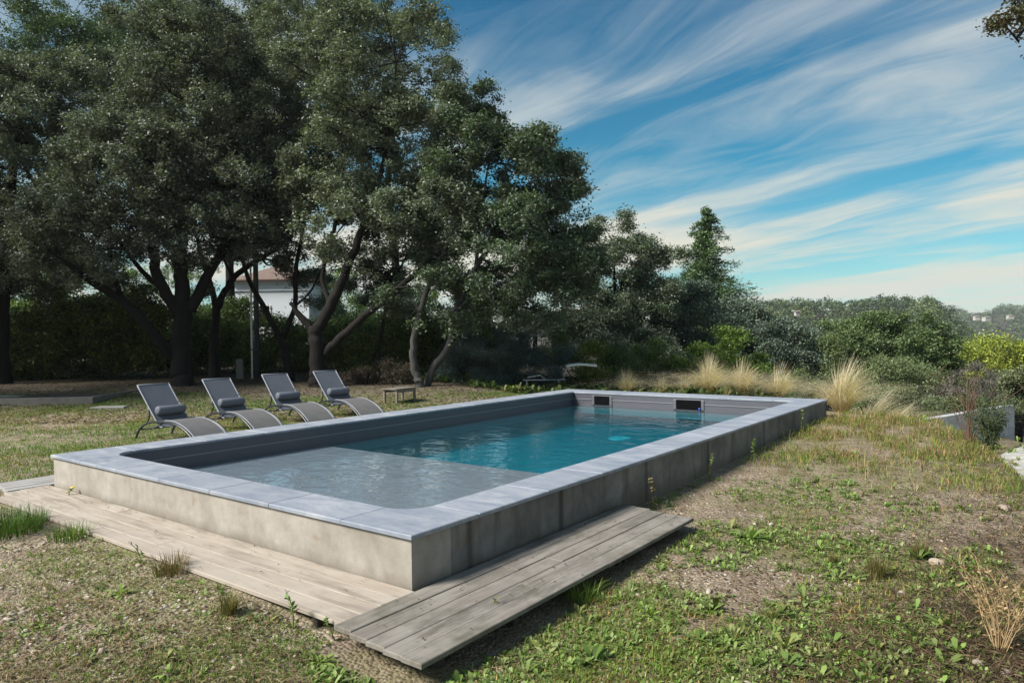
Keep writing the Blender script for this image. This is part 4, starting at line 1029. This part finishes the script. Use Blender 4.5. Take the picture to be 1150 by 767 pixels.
r1b = np.random.default_rng(111)
n = 52000; Y = np.sqrt(r1b.uniform(49, 400, n)); X = r1b.uniform(-.82, .12, n) * Y; xp, yp = pool_xy(X, Y)
ok = (xp < -PW) & (r1b.random(n) < .62 + .5 * patch(X, Y, .25, 11) - .50 * sst(16.5, 21, Y)); X, Y = X[ok], Y[ok]
dry = np.clip(.08 + .5 * patch(X, Y, .16, 12) + .5 * np.exp(-((Y - 15.5) / 1.3) ** 2), 0, .9); isd = r1b.random(len(X)) < dry  # dry patches, plus a strip of sunlight put in as yellow blades
tint = np.where(isd[:, None], palette(len(X), [(.26, .20, .08), (.33, .26, .10), (.20, .15, .06)], r1b), palette(len(X), [(.105, .195, .025), (.14, .23, .032), (.085, .155, .022)], r1b))
blades('lawn_grass', X, Y, .055 * np.ones(len(X)), .0042, .8, tint, r1b, M_GRASS, 'mixed green and yellowed lawn behind the loungers, with a sunlit strip coloured in', per=4, spread=.05)

# taller green grass at the left edge and along the deck
def tuft(label, px, py, z, h, n, spread, cols, seed, bend=.5, r=.10):
    rng = np.random.default_rng(seed); P = at(px, py, z); g0 = tz(P[0], P[1])
    a = rng.uniform(0, 6.28, n); hh = h * rng.uniform(.45, 1.1, n); rr_ = r * np.sqrt(rng.random(n)); B = np.stack([np.cos(a) * rr_, np.sin(a) * rr_, np.full(n, -.01)], 1)
    a2 = a + rng.normal(0, .7, n); d = np.stack([np.cos(a2), np.sin(a2), np.zeros(n)], 1); b = bend * rng.uniform(.2, 1.4, n); s = np.stack([-np.sin(a2), np.cos(a2), np.zeros(n)], 1) * .0026
    up_ = np.array([0, 0, 1.0]); V = []
    for u, wd in ((0, 1), (.4, .9), (.75, .6), (1, .1)):
        c = B + d * (hh * b * u * u)[:, None] + up_ * (hh * (u - .22 * b * u * u))[:, None]; V += [c - s * wd, c + s * wd]
    V = np.stack(V, 1).reshape(-1, 3); base = (np.arange(n) * 8)[:, None, None]; q = (base + (np.arange(3) * 2)[None, :, None] + np.array([0, 1, 3, 2])[None, None]).ravel()
    o = np_mesh('grass_tuft', V, q, np.arange(len(q) // 4) * 4, M_GRASS, None, np.repeat(palette(n, cols, rng), 8, 0)); o.location = (P[0], P[1], g0)
    tag(o, label, 'grass tuft', 'grass tufts on the open ground'); return o
DG = [(.05, .10, .018), (.07, .13, .025), (.09, .15, .03)]; OG = [(.17, .15, .05), (.13, .13, .045), (.22, .17, .07)]
tuft('lush dark green grass clump at the left picture edge beside the deck end', 5, 600, -.04, .26, 700, 0, DG, 201, .5, .30)
tuft('small green grass tuft just right of the lush clump by the deck end', 38, 588, -.04, .15, 220, 0, DG, 202, .6, .13)
tuft('green grass tuft against the left part of the pale deck edge', 78, 605, -.04, .16, 260, 0, DG + GREENS, 203, .6, .17)
tuft('brown weedy tuft at the middle of the pale deck edge', 192, 645, -.05, .17, 200, 0, [(.16, .11, .05), (.12, .11, .04)], 204, .5, .12)
tuft('yellowish tuft at the pale deck edge, left of the tall leafy weed', 257, 690, -.05, .16, 170, 0, OG, 205, .4, .05)
tuft('largest olive grass tuft in the open ground on the right', 985, 650, -.12, .20, 200, 0, OG, 206, .4, .05)
tuft('olive grass tuft a little behind the largest one on the right', 1033, 622, -.10, .17, 160, 0, OG, 207, .4, .05)
tuft('small brownish tuft left of the largest olive tuft', 935, 632, -.12, .10, 90, 0, OG, 208, .4, .03)
tuft('green grass blades pushing over the front edge of the grey platform', 652, 672, -.15, .20, 110, 0, GREENS, 209, .8, .12)

# broad-leaved weeds (rosettes) over the foreground
r2 = np.random.default_rng(102)
def rosettes(name, X, Y, size, cols, rng, label, nl=9):
    ok = ground_free(X, Y, .04); X, Y, size = X[ok], Y[ok], size[ok]; n = len(X); Z = terrain(X, Y)
    k = rng.integers(5, nl + 6, n); idx = np.repeat(np.arange(n), k); N = len(idx); a = rng.uniform(0, 6.28, N); L = size[idx] * rng.uniform(.5, 1.2, N); el = rng.uniform(.35, 1.4, N)
    d = np.stack([np.cos(a) * np.cos(el), np.sin(a) * np.cos(el), np.sin(el)], 1); s = np.stack([-np.sin(a), np.cos(a), np.zeros(N)], 1); up_ = np.array([0, 0, 1.0])
    B = np.stack([X, Y, Z], 1)[idx] + np.stack([np.cos(a), np.sin(a), np.zeros(N)], 1) * .006; V = []
    for u, wd in ((.0, .03), (.40, .075), (.72, .10), (1.0, .015)):
        c = B + d * (L * u)[:, None] - up_ * (L * .42 * u * u)[:, None]; V += [c - s * (L * wd)[:, None], c + s * (L * wd)[:, None]]
    V = np.stack(V, 1).reshape(-1, 3); V[:, 2] = np.maximum(V[:, 2], np.repeat(Z[idx], 8) + .003); base = (np.arange(N) * 8)[:, None, None]; q = (base + (np.arange(3) * 2)[None, :, None] + np.array([0, 1, 3, 2])[None, None]).ravel()
    t = palette(n, cols, rng)[idx] * rng.uniform(.75, 1.25, (N, 1))
    o = np_mesh(name, V, q, np.arange(len(q) // 4) * 4, M_GRASS, None, np.repeat(t, 8, 0), smooth=True); tag(o, label, None, None, 'stuff'); return o
WEED = [(.19, .28, .07), (.20, .27, .075), (.125, .20, .045), (.23, .28, .11), (.19, .21, .065)]
X, Y = wedge(44000, 2.6, 16, r2, -.3, .85, .85); xp, yp = pool_xy(X, Y)
dens = .26 + .55 * patch(X, Y, .30, 5) + .75 * patch(X, Y, .9, 6) - .35 * sst(6.5, 9.5, yp) + .35 * np.exp(-((xp - .95) / .35) ** 2) * (yp < 3.3) - .35 * sst(2.6, 3.4, xp)
ok = (r2.random(len(X)) < dens) & (xp > .0); rosettes('weeds', X[ok], Y[ok], .050 * np.exp(r2.normal(0, .38, ok.sum())), WEED, r2, 'low green broad-leaved weeds on the open ground right of the pool')
X, Y = wedge(9000, 2.6, 9, r2, -.8, .25, 1.0); xp, yp = pool_xy(X, Y); dens = .16 + .4 * patch(X, Y, .45, 7) + .25 * np.exp(-((yp + .85) / .25) ** 2)
ok = (r2.random(len(X)) < dens) & (xp < .4) & (yp < -.5); rosettes('weeds', X[ok], Y[ok], .034 * np.exp(r2.normal(0, .4, ok.sum())), WEED, r2, 'scattered small weeds on the gravel in front of the pale deck')

n = 900; X = r2.uniform(7.5, 17, n); Y = r2.uniform(8.5, 19.5, n); rosettes('weeds', X, Y, .16 * r2.uniform(.5, 1.6, n), WEED + [(.20, .17, .08)], r2, 'sparse weeds and dry plants on the slope and path below the brow')

n = 2600; X = r2.uniform(-3.5, 11, n); Y = r2.uniform(18.0, 27, n); xp, yp = pool_xy(X, Y); ok = (yp > PL + 1.2) & (r2.random(n) < .7 + .5 * patch(X, Y, .5, 3)); rosettes('ground_cover', X[ok], Y[ok], .30 * r2.uniform(.5, 1.6, ok.sum()), [(.05, .085, .022), (.075, .115, .03), (.10, .14, .04), (.13, .13, .05)], r2, 'rough green ground cover between the feather grasses and the trees', 12)

# low dry and green grass on the right
X, Y = wedge(46000, 2.6, 17, r2, -.2, .85, .75); xp, yp = pool_xy(X, Y); ok = (xp > 0) & (r2.random(len(X)) < .36 + .75 * patch(X, Y, .45, 8) + .35 * patch(X, Y, 1.2, 9)); X, Y = X[ok], Y[ok]; xp, yp = xp[ok], yp[ok]
gold = np.clip(.20 + sst(6.0, 9.0, yp) * .45 + .2 * patch(X, Y, .6, 9), .1, .95); isd = r2.random(len(X)) < gold
tint = np.where(isd[:, None], palette(len(X), [(.34, .225, .075), (.27, .17, .06), (.40, .29, .11)], r2), palette(len(X), GREENS, r2))
blades('low_grass', X, Y, np.where(yp > 6.0, .11, .045), .0032, .8, tint, r2, M_GRASS, 'thin golden and green grass on the open ground right of the pool', per=3, spread=.035)

r4 = np.random.default_rng(112); n = 26000; xp = r4.uniform(.05, 4.2, n); yp = r4.uniform(4.5, 12.3, n); X, Y = world_xy(xp, yp)
ok = r4.random(n) < np.clip(sst(5.5, 9.5, yp + .4 * xp) * (.34 + .55 * patch(X, Y, .45, 13) + .4 * patch(X, Y, 1.1, 14)), 0, .8); X, Y = X[ok], Y[ok]
tint = np.where((r4.random(len(X)) < .62)[:, None], palette(len(X), [(.34, .245, .12), (.27, .185, .085), (.40, .31, .17), (.22, .14, .07), (.20, .17, .06)], r4), palette(len(X), GREENS, r4))
blades('golden_grass', X, Y, (.05 + .05 * r4.random(len(X)) + .12 * (r4.random(len(X)) < .12)), .0032, 1.0, tint, r4, M_DRY, 'dry golden grass on the brow beside the rear corner of the pool', per=4, spread=.045)

# dark dry straw on the bank in the lower right corner and litter
def litter(name, X, Y, L, asp, cols, rng, label, mat, per=1, spread=.0, lift=.006, flat=3.0):
    ok = ground_free(X, Y, .02); X, Y = X[ok], Y[ok]; P = np.stack([X, Y, terrain(X, Y) + lift + rng.random(len(X)) * lift * 2], 1)
    V = leaf_arrays(P, L, asp, flat, rng); o = leaf_obj(name, V, palette(len(P), cols, rng, .4), mat); tag(o, label, None, None, 'stuff'); return o
r3 = np.random.default_rng(103)
X, Y = wedge(26000, 2.6, 13, r3, .35, .85, 1.0); xp, yp = pool_xy(X, Y); ok = r3.random(len(X)) < sst(1.9, 3.3, xp) + .10; litter('dry_straw', X[ok], Y[ok], .11, .06, [(.075, .048, .033), (.13, .085, .055), (.05, .034, .026), (.20, .14, .09)], r3, 'matted dark dry stalks on the right bank', M_DRY, lift=.012, flat=1.5)
X, Y = wedge(16000, 2.6, 14, r3, -.8, .85, 1.0); litter('leaf_litter', X, Y, .035, .5, [(.10, .065, .04), (.16, .105, .06), (.06, .042, .03), (.22, .15, .08)], r3, 'small brown fallen leaves scattered over the ground', M_DRY)
X, Y = wedge(46000, 2.6, 14, r3, -.8, .85, .9); ok = r3.random(len(X)) < .55 + .6 * patch(X, Y, .7, 15); litter('dry_thatch', X[ok], Y[ok], .085, .045, [(.27, .20, .115), (.20, .145, .085), (.34, .27, .17), (.15, .11, .065)], r3, 'thin matted dead grass stalks lying over the open ground', M_DRY, lift=.008, flat=2.2)
X, Y = wedge(15000, 15, 30, r3, -.8, .0, 1.0); litter('leaf_litter', X, Y, .07, .5, [(.05, .035, .025), (.08, .055, .04), (.035, .027, .02), (.11, .08, .05)], r3, 'dark fallen leaves under the oaks', M_DRY)

n = 70; xp = np.concatenate([r3.uniform(-6.0, 0, n), r3.uniform(.02, .78, 60)]); yp = np.concatenate([-.62 * r3.random(n) ** 2 - .01, r3.uniform(-.6, 2.9, 60)]); X, Y = world_xy(xp, yp)
P = np.stack([X, Y, np.full(len(X), .012)], 1); o = leaf_obj('fallen_leaves', leaf_arrays(P,   .022, .5, 2.5, r3), palette(len(P), [(.07, .045, .03), (.12, .08, .05), (.04, .03, .025)], r3, .4), M_DRY); tag(o, 'small dark leaves fallen on the deck boards', None, None, 'stuff')

# pebbles
M_PEB, kk = new_mat('pebble'); finish(kk, pbsdf(kk, kk.add('ShaderNodeAttribute', attribute_name='tint').outputs['Color'], .85, 0, None, .25))
def ico():
    p = (1 + 5 ** .5) / 2; v = np.array([(-1, p, 0), (1, p, 0), (-1, -p, 0), (1, -p, 0), (0, -1, p), (0, 1, p), (0, -1, -p), (0, 1, -p), (p, 0, -1), (p, 0, 1), (-p, 0, -1), (-p, 0, 1)], float) / math.sqrt(1 + p * p)
    f = np.array([(0, 11, 5), (0, 5, 1), (0, 1, 7), (0, 7, 10), (0, 10, 11), (1, 5, 9), (5, 11, 4), (11, 10, 2), (10, 7, 6), (7, 1, 8), (3, 9, 4), (3, 4, 2), (3, 2, 6), (3, 6, 8), (3, 8, 9), (4, 9, 5), (2, 4, 11), (6, 2, 10), (8, 6, 7), (9, 8, 1)])
    return v, f
IV, IF = ico()
def pebbles(X, Y, size, rng, label):
    ok = ground_free(X, Y, .02); X, Y, size = X[ok], Y[ok], size[ok]; n = len(X); sc = size[:, None] * rng.uniform(.55, 1.25, (n, 3)) * np.array([1, 1, .6]); a = rng.uniform(0, 6.28, n)
    V = IV[None] * (1 + .22 * rng.normal(size=(n, 12, 1))) * sc[:, None, :]; x = V[..., 0] * np.cos(a)[:, None] - V[..., 1] * np.sin(a)[:, None]; y = V[..., 0] * np.sin(a)[:, None] + V[..., 1] * np.cos(a)[:, None]
    V = np.stack([x + X[:, None], y + Y[:, None], V[..., 2] + (terrain(X, Y) + size * .12)[:, None]], -1).reshape(-1, 3)
    F = (IF[None] + (np.arange(n) * 12)[:, None, None]).ravel(); c = palette(n, [(.32, .275, .22), (.38, .335, .275), (.25, .195, .15), (.35, .28, .22), (.42, .385, .33)], rng, .25)
    o = np_mesh('pebbles', V, F, np.arange(len(F) // 3) * 3, M_PEB, None, np.repeat(c, 12, 0)); tag(o, label, None, None, 'stuff')
X, Y = wedge(30000, 2.6, 11, r3, -.8, .85, .9); xp, yp = pool_xy(X, Y); dens = .45 + .6 * patch(X, Y, .55, 10) + np.where((xp < .5) & (yp < -.6), .3, 0) - .5 * sst(2.2, 3.2, xp)
ok = (r3.random(len(X)) < dens) & (Y < 9 + 0 * X); pebbles(X[ok], Y[ok], .0085 * np.exp(r3.normal(0, .45, ok.sum())), r3, 'pale beige gravel and small pebbles on bare patches')
def rock(label, px, py, z, size, seed, col=(.28, .23, .18)):
    rng = np.random.default_rng(seed); import bmesh as _b
    me = bpy.data.meshes.new('rock'); bm = _b.new(); _b.ops.create_icosphere(bm, subdivisions=3, radius=1.0)
    for v in bm.verts:
        c = np.array(v.co); k_ = 1 + .16 * wobble(c[None], .35, seed % 9)[0] + .05 * wobble(c[None], 1.1, seed % 7)[0]; v.co = Vector(c * k_ * np.array([1, .75, .55]) * size)
    bm.to_mesh(me); bm.free(); me.materials.append(plain('rock', col, .9, var=.3, scale=14, bmp=.5)); o = bpy.data.objects.new('rock', me); COL.objects.link(o)
    P = at(px, py, z); o.location = (P[0], P[1], tz(P[0], P[1]) + size * .2); o.rotation_euler = (0, 0, rng.uniform(0, 6)); tag(o, label, 'rock', 'loose stones on the right bank')
rock('rounded pale stone just right of the olive grass tufts', 1052, 630, -.1, .055, 301, (.33, .27, .21))
rock('long pinkish stone near the right edge above the olive tufts', 1128, 570, -.1, .07, 302, (.27, .21, .17))
rock('flat brown stone in the lower right near the dry stalks', 1098, 752, -.15, .055, 303, (.30, .24, .19))
rock('greyish stone at the bottom edge left of the dry stalks', 1128, 760, -.15, .05, 304, (.27, .22, .18))
rock('small white stone above the leafy rosette in the lower right', 1013, 668, -.12, .03, 305, (.42, .37, .32))

# individual tall weeds
def stem_weed(label, X, Y, z, h, seed, cols, n=34, L=.045, flower=None):
    rng = np.random.default_rng(seed); t = thing('weed', label, 'weed', (X, Y, z), 0, 'single weeds by the pool'); m = MB(); P = []
    e = np.array([rng.normal() * .06, rng.normal() * .06, h]); sp = spline([(0, 0, -.02), tuple(e * .5 + rng.normal(size=3) * .012), tuple(e)], 6); m.tube(sp, list(np.linspace(.0045, .0015, len(sp))), 6); m.build('stem', M_STEM, t, smooth=True)
    u = rng.uniform(.12, 1.0, n); S = np.array(sp); c = S[np.minimum((u * (len(S) - 1)).astype(int), len(S) - 1)]; a = rng.uniform(0, 6.28, n); d = np.stack([np.cos(a), np.sin(a), rng.uniform(.0, .7, n)], 1)
    ls = L * (1.2 - .7 * u); P = c + d * (ls * .5)[:, None]; V = leaf_arrays(P, L, .42, .6, rng, d * 2.0); leaf_obj('leaves', V, palette(n, cols, rng), M_GRASS, t)
    if flower: MB().tube([tuple(e + np.array([0, 0, .0])), tuple(e + np.array([0, 0, .008])), tuple(e + np.array([0, 0, .016]))], [.012, .024, .016], 12).build('flower', plain('yellow_petal', flower, .7), t)
M_STEM = plain('green_stem', (.09, .12, .04), .8)
def on_wall(yp, off=.12): X, Y = world_xy(off, yp); return X, Y, tz(X, Y)
for (yp, h, lb, sd, cl, off, n) in ((3.35, .34, 'thin dried reddish weed at the end of the grey platform', 401, [(.22, .17, .07), (.17, .13, .06)], .16, 46),
        (4.95, .36, 'tall leafy weed against the shaded wall, just right of the platform', 402, WEED, .14, 40),
        (6.45, .30, 'bushy green weed against the middle of the shaded wall', 403, WEED, .16, 60),
        (8.95, .42, 'slim upright weed near the far end of the shaded wall', 404, WEED, .14, 34)):
    X, Y, z = on_wall(yp, off); stem_weed(lb, X, Y, z, h, sd, cl, n)
for (px, py, z, h, lb, sd, n) in ((329, 690, 0, .21, 'tall leafy weed poking up past the pale deck edge', 411, 30), (377, 700, -.02, .10, 'short green weed beside the joint of the two decks', 412, 16), (548, 690, -.1, .16, 'weed growing up through the front of the grey platform corner', 413, 16), (160, 628, -.03, .12, 'green-tipped weed at the pale deck edge near its left third', 414, 14)):
    P = at(px, py, z); stem_weed(lb, P[0], P[1], min(tz(P[0], P[1]), -.03), h + .05, sd, WEED, n)
P = at(76, 557, 0); stem_weed('little yellow flower growing out of the pale deck by the wall', P[0], P[1], 0.0, .07, 415, WEED, 10, .05, (.75, .55, .02))

# ------------------------------------------------------------------ far hills: woods and villas
rf = np.random.default_rng(104)
def far_wood():
    n = 2600; r = np.exp(rf.uniform(math.log(90), math.log(1500), n)); t = rf.uniform(.25, .80, n); r = np.where((t > .56) & (r < 170), r + 160, r); Y = r / np.sqrt(1 + t * t); X = t * Y; Z = terrain(X, Y)
    R_ = rf.uniform(2.2, 4.2, n) * np.where(r > 500, 1.6, 1.0); k = np.where(r < 250, 260, np.where(r < 600, 130, 70)); idx = np.repeat(np.arange(n), k); N = len(idx)
    d = rf.normal(size=(N, 3)); d /= np.linalg.norm(d, axis=1)[:, None]; q = rf.uniform(.55, 1.0, N) * (1 + .25 * wobble(d * 1.0 + X[idx][:, None], .5, 3))
    P = np.stack([X, Y, Z + R_ * .9], 1)[idx] + d * (q * R_[idx])[:, None] * np.array([1, 1, .85]); Ls = np.where(r < 250, .55, np.where(r < 600, .95, 1.8))[idx]
    V = leaf_arrays(P, Ls, .8, .4, rf); pal = np.array([(.055, .085, .036), (.075, .11, .042), (.10, .135, .05), (.045, .065, .034), (.14, .17, .05)]); tint = pal[rf.choice(5, n, p=[.3, .27, .2, .15, .08])][idx] * rf.uniform(.75, 1.25, (N, 1))
    o = leaf_obj('far_wood', V, tint, M_LEAF); tag(o, 'pine woods covering the far hills', None, None, 'stuff')
far_wood()
def villa(px, py, r, wpx, hpx, lb):
    P = dep(px, py, r); s = r / FPX; Wd, H = wpx * s * .62, hpx * s * .6; t = thing('villa', lb, 'house', (P[0], P[1], P[2]), rf.uniform(-.3, .3), 'pale villas on the far hills')
    MB().box(-Wd / 2, Wd / 2, 0, Wd * .7, -H * 1.5, H).build('wall', M_VILLA, t)
    rfm = MB(); e = .4; rfm.v += [(-Wd / 2 - e, -e, H + .02), (Wd / 2 + e, -e, H + .02), (Wd / 2 + e, Wd * .7 + e, H + .02), (-Wd / 2 - e, Wd * .7 + e, H + .02), (-Wd * .2, Wd * .35, H * 1.45), (Wd * .2, Wd * .35, H * 1.45)]
    rfm.f += [(0, 1, 5, 4), (1, 2, 5), (2, 3, 4, 5), (3, 0, 4), (3, 2, 1, 0)]; rfm.build('roof', M_ROOF, t)
    for k in (-.28, .05, .3): MB().box(Wd * k - Wd * .05, Wd * k + Wd * .05, -.03, .02, H * .25, H * .7).build('window', M_BLACK, t)
M_VILLA = plain('villa_render', (.42, .39, .36), .9, var=.05)
for v in ((1068, 380, 230, 16, 6, 'pale villa in the valley just right of the large round oak'), (1099, 390, 160, 6, 6, 'small villa with a reddish roof above the yellow-green pine'),
          (1098, 357, 620, 9, 3.2, 'pale villa high on the ridge, leftmost of those on the skyline'), (1110, 358, 640, 12, 3, 'wide pale villa in the middle of the skyline villas'), (1136, 356, 700, 10, 3, 'pale villa on the skyline nearest the right picture edge'), (896, 352, 300, 8, 3.5, 'pale house corner on the wooded ridge above the low dark oak')): villa(*v)

hz = MB().box(-1800, 1800, -60, 1700, -60, 110); M_HAZE, kk = new_mat('haze')
pv = kk.add('ShaderNodeVolumePrincipled', {'Color': (.80, .88, .95, 1), 'Density': .00020, 'Anisotropy': .0}).outputs[0]
kk.l.new(pv, kk.add('ShaderNodeOutputMaterial').inputs['Volume']); ho = hz.build('haze', M_HAZE); tag(ho, kind='stuff')
